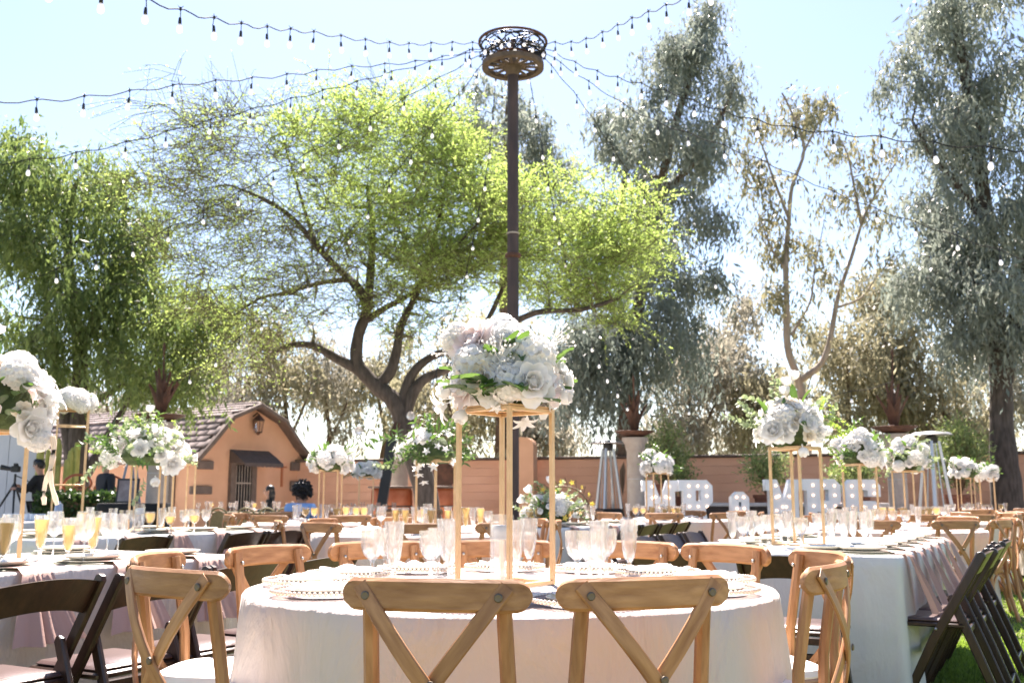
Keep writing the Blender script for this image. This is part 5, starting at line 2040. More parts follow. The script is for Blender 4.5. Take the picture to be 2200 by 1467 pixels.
def string_light(pts, label, spacing=.56, seed=0, r=.006):
    g = random.Random(seed)
    P = [at(*p) for p in pts]
    C_ = catmull(P)
    root = empty("string_light", P[0])
    tag(root, label, "string lights", "bulb strings fanning out from the pole")
    acc, last, socks = 0.0, C_[0], []
    d = .25
    wig = g.uniform(0, 6)
    pth = []
    L_ = 0
    for i, q in enumerate(C_):
        L_ += (q - last).length
        last = q
        sag = .018 * math.cos(2 * math.pi * (L_ - d) / spacing)
        q2 = q + Vector((0, 0, sag + .02 * math.sin(L_ * 1.7 + wig)))
        pth.append(q2 - P[0])
        acc += 0
        if L_ > d + len(socks) * spacing:
            socks.append(q2 - P[0])
    m = MB()
    m.tube(pth[::2] + [pth[-1]], r, 5, cap=False)
    m.build("cord", BLACKC, root)
    for s in socks:
        t_ = inst("cable_tie", TIEM, root, s, (R(g.uniform(-6, 6)), R(g.uniform(-6, 6)), g.uniform(0, 6)))
        o = inst("socket", SOCK, root, s + Vector((0, 0, -.085)), (R(g.uniform(-7, 7)), R(g.uniform(-7, 7)), 0), .9)
        inst("bulb", BULB, o)
        inst("bulb_tip", TIP, o)
    return root


string_light([(1034, 97, 13.7), (900, 94, 12.3), (770, 86, 11), (655, 72, 10), (512, 48, 8.6), (322, 8, 7.2), (-100, -120, 5.3)], "bulb string rising out over the top left corner", seed=1)
string_light([(1034, 103, 13.8), (905, 135, 13), (718, 146, 12), (548, 170, 11), (250, 200, 9.6), (10, 216, 8.6), (-500, 215, 7.2)], "bulb string running nearly level to the upper left edge", seed=2)
string_light([(1038, 112, 13.9), (858, 150, 13.6), (693, 195, 13.1), (517, 245, 12.5), (222, 315, 11.9), (8, 352, 11.5), (-400, 400, 11)], "bulb string sloping down to the left edge above the pepper tree", seed=3)
string_light([(1045, 115, 14), (862, 214, 14), (718, 297, 14), (496, 425, 14), (269, 528, 14), (41, 608, 14), (-200, 680, 14)], "bulb string crossing the mesquite down to the left edge", seed=4)
string_light([(1050, 120, 14.1), (957, 235, 14.6), (836, 390, 15.3), (700, 560, 16), (589, 665, 16.5), (471, 760, 17), (352, 830, 17.2)], "bulb string dropping left to the rusty agave near the house", seed=5)
string_light([(1068, 118, 14.3), (1050, 340, 15), (1025, 470, 15.8), (985, 650, 17), (930, 820, 18), (885, 900, 18.6)], "bulb string dropping just left of the pole into the mesquite", seed=6)
string_light([(1128, 118, 14.3), (1170, 340, 15), (1203, 510, 16.2), (1245, 660, 17.6), (1300, 795, 19.2), (1355, 872, 20.4)], "bulb string dropping right of the pole to the middle agave", seed=7)
string_light([(1160, 118, 14.2), (1258, 232, 14.8), (1377, 405, 16), (1480, 535, 17.4), (1560, 620, 18.6), (1640, 690, 20)], "bulb string slanting down through the blue-grey eucalyptus", seed=8)
string_light([(1168, 112, 14), (1290, 190, 14), (1413, 262, 14), (1645, 350, 13.5), (1900, 454, 13), (2180, 552, 12.5), (2500, 640, 12)], "lower bulb string sloping to the right edge", seed=9)
string_light([(1172, 103, 13.9), (1300, 160, 12.8), (1450, 205, 11.6), (1603, 250, 10.6), (1780, 288, 9.7), (2112, 316, 8.4), (2500, 320, 7.4)], "upper bulb string sloping to the right edge", seed=10)
string_light([(1176, 94, 13.7), (1240, 88, 12.8), (1318, 62, 11.6), (1440, 8, 9.8), (1600, -70, 8.2)], "bulb string rising right of the pole out of the top", seed=11)
string_light([(1372, 862, 20.6), (1480, 868, 20), (1640, 866, 19.2), (1780, 850, 18.6), (1918, 820, 18)], "low dark bulb string between the two right agaves", .8, seed=12)

# ------------------------------------------------------------------ columns and rusty agaves
def agave(px, d, bowl_y, col_w, label_c, label_a, stalk, seed, lean=0.0):
    g = random.Random(seed)
    p = at(px, bowl_y, d)
    H = p.z
    c = empty("garden_column", (p.x, d, 0))
    tag(c, label_c, "column", "stone columns with agaves")
    w = col_w
    MB().box((0, 0, .10), (w * 1.5, w * 1.5, .2), bev=.02).build("base", STONE, c)
    MB().lathe([(w * .55, .2), (w * .58, .24), (w * .50, .28), (w * .47, H - .30), (w * .50, H - .28)], 20).build("shaft", STONE, c)
    MB().lathe([(w * .50, H - .28), (w * .54, H - .24), (w * .56, H - .16), (w * .72, H - .08), (w * .72, H - .02)], 20).build("capital", STONE, c)
    for z in (H * .35, H * .62):
        MB().lathe([(w * .488, z - .008), (w * .492, z), (w * .488, z + .008)], 20, cap=False).build("joint_ring", CONC, c)
    a = empty("agave_sculpture", (p.x, d, H - .02), seed)
    tag(a, label_a, "sculpture", "rusty steel agaves")
    MB().lathe([(.10, 0), (.18, .02), (.38, .11), (.42, .13), (.40, .135), (.20, .07), (.0005, .06)], 20).build("bowl", RUST, a)
    n = 13
    for k in range(n):
        th = 2 * math.pi * k / n + g.uniform(-.15, .15)
        inner = k % 2
        L_ = g.uniform(.62, .72) if not inner else g.uniform(.78, .90)
        m = MB()
        petal(m, L_, .105, R(84 if inner else 74), R(80 if inner else 58), .35, th, .03, .07, 5, 8, tip=.93)
        m.build("agave_leaf", RUST, a, smooth=60)
    if stalk:
        MB().tube([(0, 0, .1), (.01 + lean, 0, .8), (lean * 2, .01, .8 + stalk)], .022, 6, .014).build("stalk", RUST, a)
        MB().lathe([(.012, .78 + stalk), (.03, .84 + stalk), (.022, .90 + stalk), (.0005, .97 + stalk)], 8, c=(lean * 2, .01, 0)).build("bud", RUST, a)


agave(345, 17.2, 905, .36, "stone column behind the drooping bouquet by the house", "rusty steel agave with stalk under the pepper tree", .45, 1)
agave(1364, 20.5, 938, .37, "tall slim stone column left of the marquee letters", "rusty steel agave in a bowl on the middle column", .35, 2)
agave(1922, 18.0, 930, .34, "stone column behind the right bouquets", "rusty steel agave with a tall bare stalk at right", .62, 3, -.02)

# ------------------------------------------------------------------ patio heaters
def heater(px, d, label):
    p = at(px, 1000, d)
    h = empty("patio_heater", (p.x, d, 0), .35)
    tag(h, label, "patio heater", "pyramid patio heaters")
    m = MB()
    for (z, w) in ((0, .27), (.03, .27), (.78, .215), (.80, .21)):
        pass
    b = MB()
    pts = []
    for (z, w) in ((.02, .265), (.80, .21)):
        pts += [(-w, -w, z), (w, -w, z), (w, w, z), (-w, w, z)]
    k = b.quad_grid(pts, 4, 2, True)
    b.f += [(k + 3, k + 2, k + 1, k), (k + 4, k + 5, k + 6, k + 7)]
    b.build("base_box", BLACK, h, smooth=0)
    for sx in (-1, 1):
        for sy in (-1, 1):
            MB().sweep([(sx * .20, sy * .20, .80), (sx * .085, sy * .085, 2.06)], profile_rect(.05, .05, .005)).build("corner_post", STEEL, h)
    for k in range(4):
        ca_, sa_ = math.cos(k * math.pi / 2), math.sin(k * math.pi / 2)
        for q_ in (-.5, 0, .5):
            x0, y0, x1, y1 = .20, .20 * q_ * 1.6, .085, .085 * q_ * 1.6
            MB().tube([(x0 * ca_ - y0 * sa_, x0 * sa_ + y0 * ca_, .80), (x1 * ca_ - y1 * sa_, x1 * sa_ + y1 * ca_, 2.06)], .008, 5).build("guard_rod", STEEL, h)
    MB().lathe([(.05, .82), (.05, 2.04)], 16, cap=False).build("glass_tube", GLASS, h)
    MB().lathe([(.09, 2.02), (.11, 2.05), (.11, 2.14), (.06, 2.17)], 16).build("burner", BLACK, h)
    MB().lathe([(.37, 2.165), (.375, 2.175), (.30, 2.215), (.0005, 2.245)], 28).build("reflector_cap", STEEL, h)
    return h


heater(1307, 21.3, "steel pyramid patio heater left of the slim stone column")
heater(2005, 18.4, "steel pyramid patio heater in front of the wall at right")

# ------------------------------------------------------------------ marquee letters
def letter(kind, px0, px1, d, top_py, label, H=1.3):
    pa, pb = at(px0, top_py, d), at(px1, top_py, d)
    W = pb.x - pa.x
    H = pa.z
    T = .19
    def crv(polys):
        cu = bpy.data.curves.new("letter_shape", 'CURVE')
        cu.dimensions = '2D'
        cu.fill_mode = 'BOTH'
        cu.extrude = .10
        for poly in polys:
            s = cu.splines.new('POLY')
            s.points.add(len(poly) - 1)
            for q, (x, y) in zip(s.points, poly):
                q.co = (x, y, 0, 1)
            s.use_cyclic_u = True
        ob = bpy.data.objects.new("tmp_letter", cu)
        COL.objects.link(ob)
        bpy.context.view_layer.update()
        me = bpy.data.meshes.new_from_object(ob.evaluated_get(bpy.context.evaluated_depsgraph_get()))
        bpy.data.objects.remove(ob)
        bpy.data.curves.remove(cu)
        me.materials.clear()
        me.materials.append(LETTER)
        me.name = "letter_body"
        return me
    w, h, t = W, H, T
    if kind == 'M':
        polys = [[(0, 0), (.27 * w, 0), (.27 * w, .10 * h), (.27 * w, .14 * h), (.20 * w + t * .4, .14 * h), (.20 * w + t * .4, .58 * h), (.5 * w, .12 * h), (.80 * w - t * .4, .58 * h), (.80 * w - t * .4, .14 * h), (.73 * w, .14 * h), (.73 * w, 0), (w, 0), (w, .14 * h), (w - .06, .14 * h), (w - .06, h - .19), (w, h - .19), (w, h), (.68 * w, h), (.5 * w, h - .34), (.32 * w, h), (0, h), (0, h - .19), (.07, h - .19), (.07, .14 * h), (0, .14 * h)]]
        x1, x2 = .07 + t * .55, w - .06 - t * .55
        bulbs = [(x1, h - .10), (x1, h - .30), (x1, h - .52), (x1, h - .74), (x2, h - .10), (x2, h - .30), (x2, h - .52), (x2, h - .74), (.36 * w, h - .28), (.45 * w, h - .46), (.64 * w, h - .28), (.55 * w, h - .46)]
    elif kind == 'R':
        c = .10
        yb = h - .55
        polys = [[(0, 0), (.40 * w, 0), (.40 * w, .12 * h), (.36 * w, .12 * h), (.36 * w, yb), (.50 * w, yb), (.70 * w, 0), (w, 0), (w, .12 * h), (.93 * w, .14 * h), (.78 * w, yb + .05), (w - .01, yb + c + .06), (w, yb + c + .1), (w, h - c), (w - c, h), (0, h), (0, h - .19), (.07, h - .19), (.07, .12 * h), (0, .12 * h)],
                 [(.07 + t + .03, h - .18), (w - t - .02, h - .18), (w - t - .02, h - .36), (.07 + t + .03, h - .36)]]
        xs, xe = .07 + t * .55, w - t * .55
        bulbs = [(xs, h - .10), ((xs + xe) / 2, h - .10), (xe, h - .11), (xs, h - .27), (xe, h - .27), (xs, h - .45), ((xs + xe) / 2, h - .45), (xe, h - .45), (xs, h - .73), (xs, h - .95), (xe - .02, h - .8)]
    elif kind == 'S':
        c = .10
        polys = [[(c, h), (w - c, h), (w, h - c), (w, h - .29), (w - .22, h - .29), (w - .22, h - .18), (.22, h - .18), (.22, h - .36), (w - c, h - .36), (w, h - .36 - c), (w, c), (w - c, 0), (c, 0), (0, c), (0, .36), (.20, .36), (.20, .20), (w - .22, .20), (w - .22, h - .56), (c, h - .56), (0, h - .56 + c), (0, h - c)]]
        bulbs = [(.11, h - .11), (w / 2, h - .10), (w - .11, h - .11), (w - .11, h - .23), (.11, h - .27), (.11, h - .46), (w / 2, h - .46), (w - .11, h - .46), (w - .11, h - .78), (w - .11, .12), (w / 2, .1), (.11, .12)]
    else:  # ampersand
        c = .12
        polys = [[(c * .8, h), (w - c * .8, h), (w, h - c * .8), (w, h - .33), (w - .10, h - .43), (w, h - .52), (w + .10, h - .45), (w + .20, h - .55), (w + .02, h - .75), (w + .14, 0), (w - .15, 0), (w - .2, .07), (w - .3, 0), (.02, 0), (-.08, .1), (-.08, h - .62), (.06, h - .45), (0, h - .35), (0, h - c * .8)],
                 [(w * .42, h - .17), (w * .55, h - .17), (w * .55, h - .25), (w * .42, h - .25)], [(.14, .16), (w - .22, .16), (.2, h - .60), (.14, h - .62)]]
        bulbs = [(.09, h - .09), (w - .09, h - .09), (.09, h - .28), (w - .09, h - .28), (0.02, .3), (.15, .08)]
    root = empty("marquee_letter", (pa.x, d, 0))
    tag(root, label, "letter", "light-up marquee letters")
    inst("letter_body", crv(polys), root, (0, 0, .002), (R(90), 0, 0))
    for (bx, bz) in bulbs:
        inst("lamp_bulb", LBULB, root, (bx, -.112, bz))
    # raised rim strips on the top edge
    return root


LBULB = MB().ball((0, 0, 0), .017, 10, 6).mesh("lamp_bulb", LAMPW, 60)
letter('M', 1378, 1455, 17.6, 1032, "first white marquee letter M, partly behind the round bouquet")
letter('R', 1456, 1528, 17.5, 1031, "white marquee letter R ending the first word")
letter('&', 1568, 1606, 17.2, 1056, "small white marquee ampersand between the two words")
letter('M', 1641, 1718, 17.3, 1030, "white marquee letter M starting the second word")
letter('R', 1720, 1801, 17.2, 1029, "white marquee letter R in the middle of the second word")
letter('S', 1811, 1886, 17.2, 1030, "white marquee letter S ending the second word")
# low ledge behind the letters
a, b = at(1470, 1080, 20.3), at(1925, 1080, 19.6)
ln = (b - a)
ledge = empty("planter_ledge", (a.x, a.y, 0), math.atan2(ln.y, ln.x))
tag(ledge, "low dark ledge with pale cap behind the marquee letters", "ledge")
MB().box((ln.length / 2, 0, .43), (ln.length, .4, .86)).build("ledge_face", mat("dark_brown_plinth", (.03, .022, .018), .9, (.05, .036, .03), 5), ledge)
MB().box((ln.length / 2, 0, .895), (ln.length + .06, .5, .07), bev=.01).build("ledge_cap", CONC, ledge)

# ------------------------------------------------------------------ potted shrubs
PSHRUB = leaf_mat("oleander_leaf", (.10, .15, .05), (.30, .34, .14), .4, .45, 1.1)


def shrub(px, d, top_py, wpx, pot_py, label, seed, n=46):
    p = at(px, pot_py, d)
    top = at(px, top_py, d).z
    g = np.random.default_rng(seed)
    r = wpx * d / FPX / 2
    pot_h = max(.3, p.z)
    root = empty("potted_shrub", (p.x, d, 0))
    tag(root, label, "potted plant", "potted shrubs along the wall")
    MB().lathe([(.16, 0), (.20, .02), (.26, pot_h - .08), (.29, pot_h - .07), (.29, pot_h), (.25, pot_h), (.24, pot_h - .06), (.0005, pot_h - .06)], 20).build("pot", TERRA, root)
    st = MB()
    V, F, T = [], [], []
    cs = []
    for k in range(n):
        u = g.normal(0, 1, 3)
        u /= np.linalg.norm(u)
        u *= g.uniform(0, 1) ** .4
        c = np.array([u[0] * r, u[1] * r * .8, (pot_h + top) / 2 + .12 + u[2] * (top - pot_h) / 2])
        st.tube([(0, 0, pot_h - .06), tuple(c * np.array([.35, .35, .6]) + np.array([0, 0, .4 * pot_h])), tuple(c)], .012, 4, .004, cap=False)
        cs.append(c)
    C_ = np.repeat(np.array(cs), 42, 0)
    P_ = C_ + g.normal(0, .11, C_.shape)
    D_ = g.normal(0, .6, C_.shape)
    D_[:, 2] += .3
    D_ /= np.linalg.norm(D_, axis=1, keepdims=True)
    V, F = leaf_quads(P_, D_, g.uniform(.07, .13, len(P_)), g.uniform(.010, .020, len(P_)), g)
    st.build("stem", TWIG, root)
    inst("foliage", np_mesh("foliage", V, F, PSHRUB, g.uniform(0, 1, len(F))), root)


shrub(1428, 21.5, 915, 115, 1040, "bushy potted shrub between the slim column and first letters", 1, 60)
shrub(1648, 20.9, 975, 100, 1062, "potted oleander at the left of the second word's M", 2)
shrub(1838, 20.5, 1000, 95, 1066, "potted shrub behind the last marquee letter", 3)
shrub(2062, 19.6, 915, 110, 1062, "tall potted shrub right of the right-hand heater", 4, 80)
shrub(1462, 22.3, 990, 50, 1066, "thin potted shrub directly above the first letter R", 5, 26)

# ------------------------------------------------------------------ people
def skin_body(name, verts, edges, radii, matl, parent, root_i=0, sub=2):
    me = bpy.data.meshes.new(name)
    me.from_pydata([tuple(v) for v in verts], edges, [])
    o = bpy.data.objects.new(name, me)
    COL.objects.link(o)
    o.parent = parent
    sk = o.modifiers.new("skin", 'SKIN')
    sk.use_smooth_shade = True
    if not me.skin_vertices:
        bpy.context.view_layer.objects.active = o
        bm_ = bmesh.new()
        bm_.from_mesh(me)
        bm_.verts.layers.skin.verify()
        bm_.to_mesh(me)
        bm_.free()
    for i, r in enumerate(radii):
        sv = me.skin_vertices[0].data[i]
        sv.radius = r if hasattr(r, '__len__') else (r, r)
        sv.use_root = (i == root_i)
    sb = o.modifiers.new("sub", 'SUBSURF')
    sb.levels = sub
    sb.render_levels = sub
    me.materials.append(matl)
    return o


def head_parts(root, c, yaw, hairmat, style, matl=SKIN):
    """face details and hair on a head centred at c; local -Y rotated by yaw is where the face looks"""
    M = Matrix.Translation(c) @ Matrix.Rotation(yaw, 4, 'Z')
    f = MB()
    f.ball((0, -.098, -.012), .014, 6, 5, 1.4)
    f.ball((-.078, .0, -.005), .018, 6, 5, 1.5)
    f.ball((.078, .0, -.005), .018, 6, 5, 1.5)
    f.v = [tuple(M @ Vector(p)) for p in f.v]
    f.build("face_features", matl, root, smooth=70)
    e = MB()
    e.ball((-.030, -.086, .012), .009, 6, 4)
    e.ball((.030, -.086, .012), .009, 6, 4)
    e.v = [tuple(M @ Vector(p)) for p in e.v]
    e.build("eyes", BLACK, root, smooth=70)
    m_ = MB()
    m_.ball((0, -.086, -.052), .016, 8, 4, .35)
    m_.v = [tuple(M @ Vector(p)) for p in m_.v]
    m_.build("mouth", mat("lips", (.32, .12, .10), .5), root, smooth=70)
    h = MB()
    if style == 'short':
        for (dx, dy, dz, r) in ((0, .018, .035, .098), (0, -.03, .062, .075), (0, .05, .0, .082)):
            h.ball((dx, dy, dz), r, 14, 9, .92)
    elif style == 'long':
        for (dx, dy, dz, r, sz) in ((0, .035, .035, .098, .95), (0, .06, -.05, .085, 1.3), (-.055, .045, -.07, .04, 2.2), (.055, .045, -.07, .04, 2.2), (0, .065, -.14, .075, 1.2)):
            h.ball((dx, dy, dz), r, 14, 9, sz)
    else:  # curls
        g = random.Random(4)
        h.ball((0, .025, .02), .105, 14, 9)
        for k in range(190):
            d = Vector((g.gauss(0, 1), g.gauss(.25, 1), g.gauss(.15, .9))).normalized()
            if d.y < -.55 and d.z < .35:
                continue
            r = g.uniform(.085, .13)
            c0 = Vector((0, .03, .01)) + d * r
            n = 7
            a0 = g.uniform(0, 6)
            pth = []
            for i in range(n):
                t = i / (n - 1)
                q = c0 + Vector((math.cos(a0 + t * 7) * .018, math.sin(a0 + t * 7) * .018, -.05 * t + .02))
                pth.append(tuple(q))
            h.tube(pth, .0095, 5, .005)
    h.v = [tuple(M @ Vector(p)) for p in h.v]
    h.build("hair", hairmat, root, smooth=70)


def hand(root, wrist, direction, palm_n, matl=SKIN):
    """palm plus five separate bent fingers"""
    w, d, n = Vector(wrist), Vector(direction).normalized(), Vector(palm_n).normalized()
    s = d.cross(n).normalized()
    m = MB()
    m.sweep([tuple(w), tuple(w + d * .04), tuple(w + d * .085)], profile_rect(.072, .026, .010), up=tuple(n), scales=[(.65, .9), (1, 1), (1.02, .9)])
    for k, (off, L_) in enumerate(((-.030, .062), (-.010, .074), (.011, .070), (.031, .056))):
        b = w + d * .082 + s * off
        m.tube([tuple(b), tuple(b + d * L_ * .45 - n * .006), tuple(b + d * L_ * .8 - n * .028), tuple(b + d * L_ * .9 - n * .045)], .0088, 6, .0065)
    b = w + d * .030 - s * .034
    m.tube([tuple(b), tuple(b - s * .024 + d * .022 - n * .008), tuple(b - s * .026 + d * .052 - n * .022)], .0105, 6, .0075)
    m.build("hand", matl, root, smooth=70)


def person(loc, rz, label, pose, top, bottom, hair, hstyle, sleeves=True, skin=SKIN):
    """pose: dict of joint positions in local space; the figure looks along local -Y"""
    root = empty("person", loc, rz)
    tag(root, label, "person")
    J = pose
    names = ['pelvis', 'waist', 'chest', 'neck', 'headb', 'head', 'top', 'shl', 'ell', 'wrl', 'shr', 'elr', 'wrr', 'hipl', 'knl', 'anl', 'tol', 'hipr', 'knr', 'anr', 'tor']
    V = [J[n] for n in names]
    ix = {n: i for i, n in enumerate(names)}
    E = [('pelvis', 'waist'), ('waist', 'chest'), ('chest', 'neck'), ('neck', 'headb'), ('headb', 'head'), ('head', 'top'), ('chest', 'shl'), ('shl', 'ell'), ('ell', 'wrl'), ('chest', 'shr'), ('shr', 'elr'), ('elr', 'wrr'),
         ('pelvis', 'hipl'), ('hipl', 'knl'), ('knl', 'anl'), ('anl', 'tol'), ('pelvis', 'hipr'), ('hipr', 'knr'), ('knr', 'anr'), ('anr', 'tor')]
    rad = dict(pelvis=(.105, .085), waist=(.095, .075), chest=(.10, .08), neck=.050, headb=(.062, .070), head=(.080, .096), top=(.058, .066), shl=.045, ell=.038, wrl=.027, shr=.045, elr=.038, wrr=.027, hipl=.075, knl=.052, anl=.036, tol=.034, hipr=.075, knr=.052, anr=.036, tor=.034)
    skin_body("body", V, [(ix[a], ix[b]) for a, b in E], [rad[n] for n in names], skin, root)
    # top
    tn = ['pelvis', 'waist', 'chest', 'neckl', 'shl', 'ell', 'wrl', 'shr', 'elr', 'wrr']
    JJ = dict(J)
    JJ['neckl'] = Vector(J['chest']).lerp(Vector(J['neck']), .75)
    for s in ('l', 'r'):
        if not sleeves:
            JJ['wr' + s] = Vector(J['sh' + s]).lerp(Vector(J['el' + s]), .75)
            JJ['el' + s] = Vector(J['sh' + s]).lerp(Vector(J['el' + s]), .45)
        else:
            JJ['wr' + s] = Vector(J['el' + s]).lerp(Vector(J['wr' + s]), .93)
    it = {n: i for i, n in enumerate(tn)}
    TE = [('pelvis', 'waist'), ('waist', 'chest'), ('chest', 'neckl'), ('chest', 'shl'), ('shl', 'ell'), ('ell', 'wrl'), ('chest', 'shr'), ('shr', 'elr'), ('elr', 'wrr')]
    tr = dict(pelvis=(.165, .135), waist=(.158, .125), chest=(.185, .14), neckl=.085, shl=.078, ell=.060, wrl=.046, shr=.078, elr=.060, wrr=.046)
    skin_body("shirt", [JJ[n] for n in tn], [(it[a], it[b]) for a, b in TE], [tr[n] for n in tn], top, root)
    bn = ['pelvis', 'hipl', 'knl', 'anl', 'hipr', 'knr', 'anr']
    ib = {n: i for i, n in enumerate(bn)}
    BE = [('pelvis', 'hipl'), ('hipl', 'knl'), ('knl', 'anl'), ('pelvis', 'hipr'), ('hipr', 'knr'), ('knr', 'anr')]
    br_ = dict(pelvis=(.155, .125), hipl=.105, knl=.075, anl=.058, hipr=.105, knr=.075, anr=.058)
    skin_body("trousers", [J[n] for n in bn], [(ib[a], ib[b]) for a, b in BE], [br_[n] for n in bn], bottom, root)
    sh = MB()
    for s in ('l', 'r'):
        a, t = Vector(J['an' + s]), Vector(J['to' + s])
        sh.sweep([tuple(a + (a - t) * .35 - Vector((0, 0, .025))), tuple(a - Vector((0, 0, .02))), tuple(t - Vector((0, 0, .005))), tuple(t + (t - a) * .25 - Vector((0, 0, .008)))], profile_rect(.085, .07, .025), scales=[(.8, .9), (1, 1.1), (1, .75), (.7, .5)])
    sh.build("shoes", BLACK, root, smooth=60)
    head_parts(root, Vector(J['head']) + Vector((0, 0, .02)), J.get('yaw', 0), hair, hstyle, skin)
    for s, sg in (('l', -1), ('r', 1)):
        dirv = Vector(J['wr' + s]) - Vector(J['el' + s])
        hand(root, J['wr' + s], dirv, J.get('pn' + s, (sg * .6, 0, .8)), skin)
    return root


STANDING = dict(pelvis=(0, 0, .93), waist=(0, .01, 1.10), chest=(0, .01, 1.32), neck=(0, .01, 1.47), headb=(0, -.01, 1.55), head=(0, -.015, 1.64), top=(0, -.01, 1.70),
                shl=(-.18, .01, 1.39), ell=(-.22, .02, 1.12), wrl=(-.20, -.12, .92), shr=(.18, .01, 1.39), elr=(.24, .0, 1.12), wrr=(.20, -.14, .93),
                hipl=(-.09, 0, .88), knl=(-.10, -.02, .49), anl=(-.10, .02, .09), tol=(-.11, -.11, .05), hipr=(.09, 0, .88), knr=(.11, -.01, .49), anr=(.12, .03, .09), tor=(.13, -.10, .05))
SEATED = dict(pelvis=(0, 0, .53), waist=(0, .015, .68), chest=(0, -.01, .87), neck=(0, -.03, 1.01), headb=(0, -.05, 1.08), head=(0, -.06, 1.145), top=(0, -.055, 1.20),
              shl=(-.17, -.01, .94), ell=(-.21, -.10, .72), wrl=(-.15, -.30, .77), shr=(.17, -.01, .94), elr=(.22, -.12, .72), wrr=(.14, -.30, .77),
              hipl=(-.09, -.02, .50), knl=(-.11, -.42, .49), anl=(-.11, -.40, .09), tol=(-.11, -.53, .05), hipr=(.09, -.02, .50), knr=(.11, -.42, .49), anr=(.11, -.40, .09), tor=(.11, -.53, .05))

# photographer at the far left, seen in profile facing left behind a tripod
ph = dict(STANDING)
ph.update(ell=(-.22, -.18, 1.16), wrl=(-.10, -.40, 1.24), elr=(.22, -.16, 1.14), wrr=(.12, -.38, 1.20), head=(0, -.04, 1.62), headb=(0, -.02, 1.54), top=(0, -.035, 1.69))
p = at(84, 1050, 19.2)
person((p.x, 19.2, 0), R(-90), "person in black behind a tripod, in profile facing left", ph, BLACKC, BLACKC, HAIR, 'short')
# tripod with camera
tp = empty("camera_tripod", (p.x - .45, 19.15, 0))
tag(tp, "black camera on a tripod before the pale panel", "tripod")
for k, (dx, dy) in enumerate(((-.62, -.1), (.25, .42), (.22, -.40))):
    MB().tube([(0, 0, 1.30), (dx * .5, dy * .5, .72), (dx, dy, 0)], .024, 6, .014).build("leg", BLACK, tp)
MB().tube([(0, 0, 1.15), (0, 0, 1.48)], .022, 8).build("centre_column", BLACK, tp)
cm = MB()
cm.box((0, 0, 1.57), (.16, .10, .12), bev=.015)
cm.box((.0, 0, 1.65), (.07, .08, .06), bev=.01)
cm.build("camera_body", BLACK, tp)
ls = MB().lathe([(.038, 0), (.040, .05), (.048, .16), (.052, .20), (.044, .20), (.0005, .18)], 14).build("lens", BLACK, tp)
ls.location = (-.08, 0, 1.57)
ls.rotation_euler = (0, R(-80), 0)
MB().tube([(0, 0, 1.45), (.16, .05, 1.38), (.28, .08, 1.30)], .010, 6).build("pan_handle", BLACK, tp)

# woman with curls, seen from behind at the copper-drum table
p = at(646, 1060, 13.2)
sk = dict(SEATED)
sk.update(yaw=R(25))
o = person((p.x, 13.2, -.04), R(165), "seated person with dark curly hair and light blue shirt", sk, BLUEC, BLACKC, HAIR, 'curls')
place(CROSS, "chair", p.x, 13.2, (math.sin(R(15)), math.cos(R(15))), G_X, "cross-back chair under the person in the light blue shirt")
# dark-haired woman in front of the house
p = at(583, 1060, 21.0)
person((p.x, 21.0, 0), R(-75), "seated person with long dark hair in front of the house window", dict(SEATED), BLACKC, BLACKC, HAIR, 'long')
# person in a dark jacket behind the drooping bouquet
p = at(224, 1060, 17.6)
dj = dict(STANDING)
person((p.x, 17.6, 0), R(-40), "standing person in a dark jacket behind the drooping bouquet", dj, mat("charcoal_jacket", (.018, .019, .024), .85), BLACKC, HAIR, 'short')

# ------------------------------------------------------------------ long wooden table with round-backed chairs
def arch_chair(x, y, face, k):
    c = empty("round_backed_chair", (x, y, 0), math.atan2(-face[0], face[1]))
    OL = ARCHM
    MB().box((0, 0, .45), (.42, .42, .04), bev=.015).build("seat", OL, c)
    for sx in (-1, 1):
        MB().tube([(sx * .18, .18, .44), (sx * .19, .20, 0)], .015, 6).build("leg", OL, c)
        MB().tube([(sx * .18, -.18, .44), (sx * .19, -.23, 0)], .015, 6).build("leg", OL, c)
    pth = [(-.20 * math.cos(math.pi * i / 14) , -.20 - .04 * math.sin(math.pi * i / 14), .45 + .40 * math.sin(math.pi * i / 14) ** .7) for i in range(15)]
    MB().tube(pth, .018, 6).build("back_hoop", OL, c)
    pth = [(-.16 * math.cos(math.pi * i / 12), -.21 - .03 * math.sin(math.pi * i / 12), .46 + .34 * math.sin(math.pi * i / 12) ** .7) for i in range(13)]
    b = MB()
    k0 = len(b.v)
    b.v += pth
    b.f.append(tuple(range(len(pth))))
    b.build("woven_back", mat("woven_cane", (.16, .13, .06), .8, (.22, .18, .09), 40), c, smooth=0)
    tag(c, None, "chair", "round-backed chairs")
    return c


ARCHM = mat("olive_rattan", (.12, .10, .045), .7, (.17, .14, .06), 14)
pa, pb = at(425, 1095, 19.6), at(655, 1095, 18.6)
lt = empty("wooden_table", ((pa.x + pb.x) / 2, 19.1, 0), math.atan2(pb.y - pa.y, pb.x - pa.x))
tag(lt, "long rustic wooden table in front of the peach house", "table")
LL = (pb - pa).length
for k in range(4):
    MB().box((0, -.36 + k * .24, .74), (LL, .232, .04), bev=.005).build("plank", TWIG, lt)
for sx in (-1, 1):
    for sy in (-1, 1):
        MB().box((sx * (LL / 2 - .15), sy * .35, .36), (.09, .09, .72), bev=.006).build("leg", TWIG, lt)
MB().box((0, 0, .765), (LL * .95, .3, .006)).build("runner", GREEN, lt)
ch = []
for k, px in enumerate((482, 540, 585, 622)):
    q = at(px, 1100, 18.5 - k * .12)
    ch.append(arch_chair(q.x, q.y - .1, (.05, 1), k))
ordinal(ch, "{o} round-backed chair from the left at the rustic wooden table")
lst = []
gl = {}
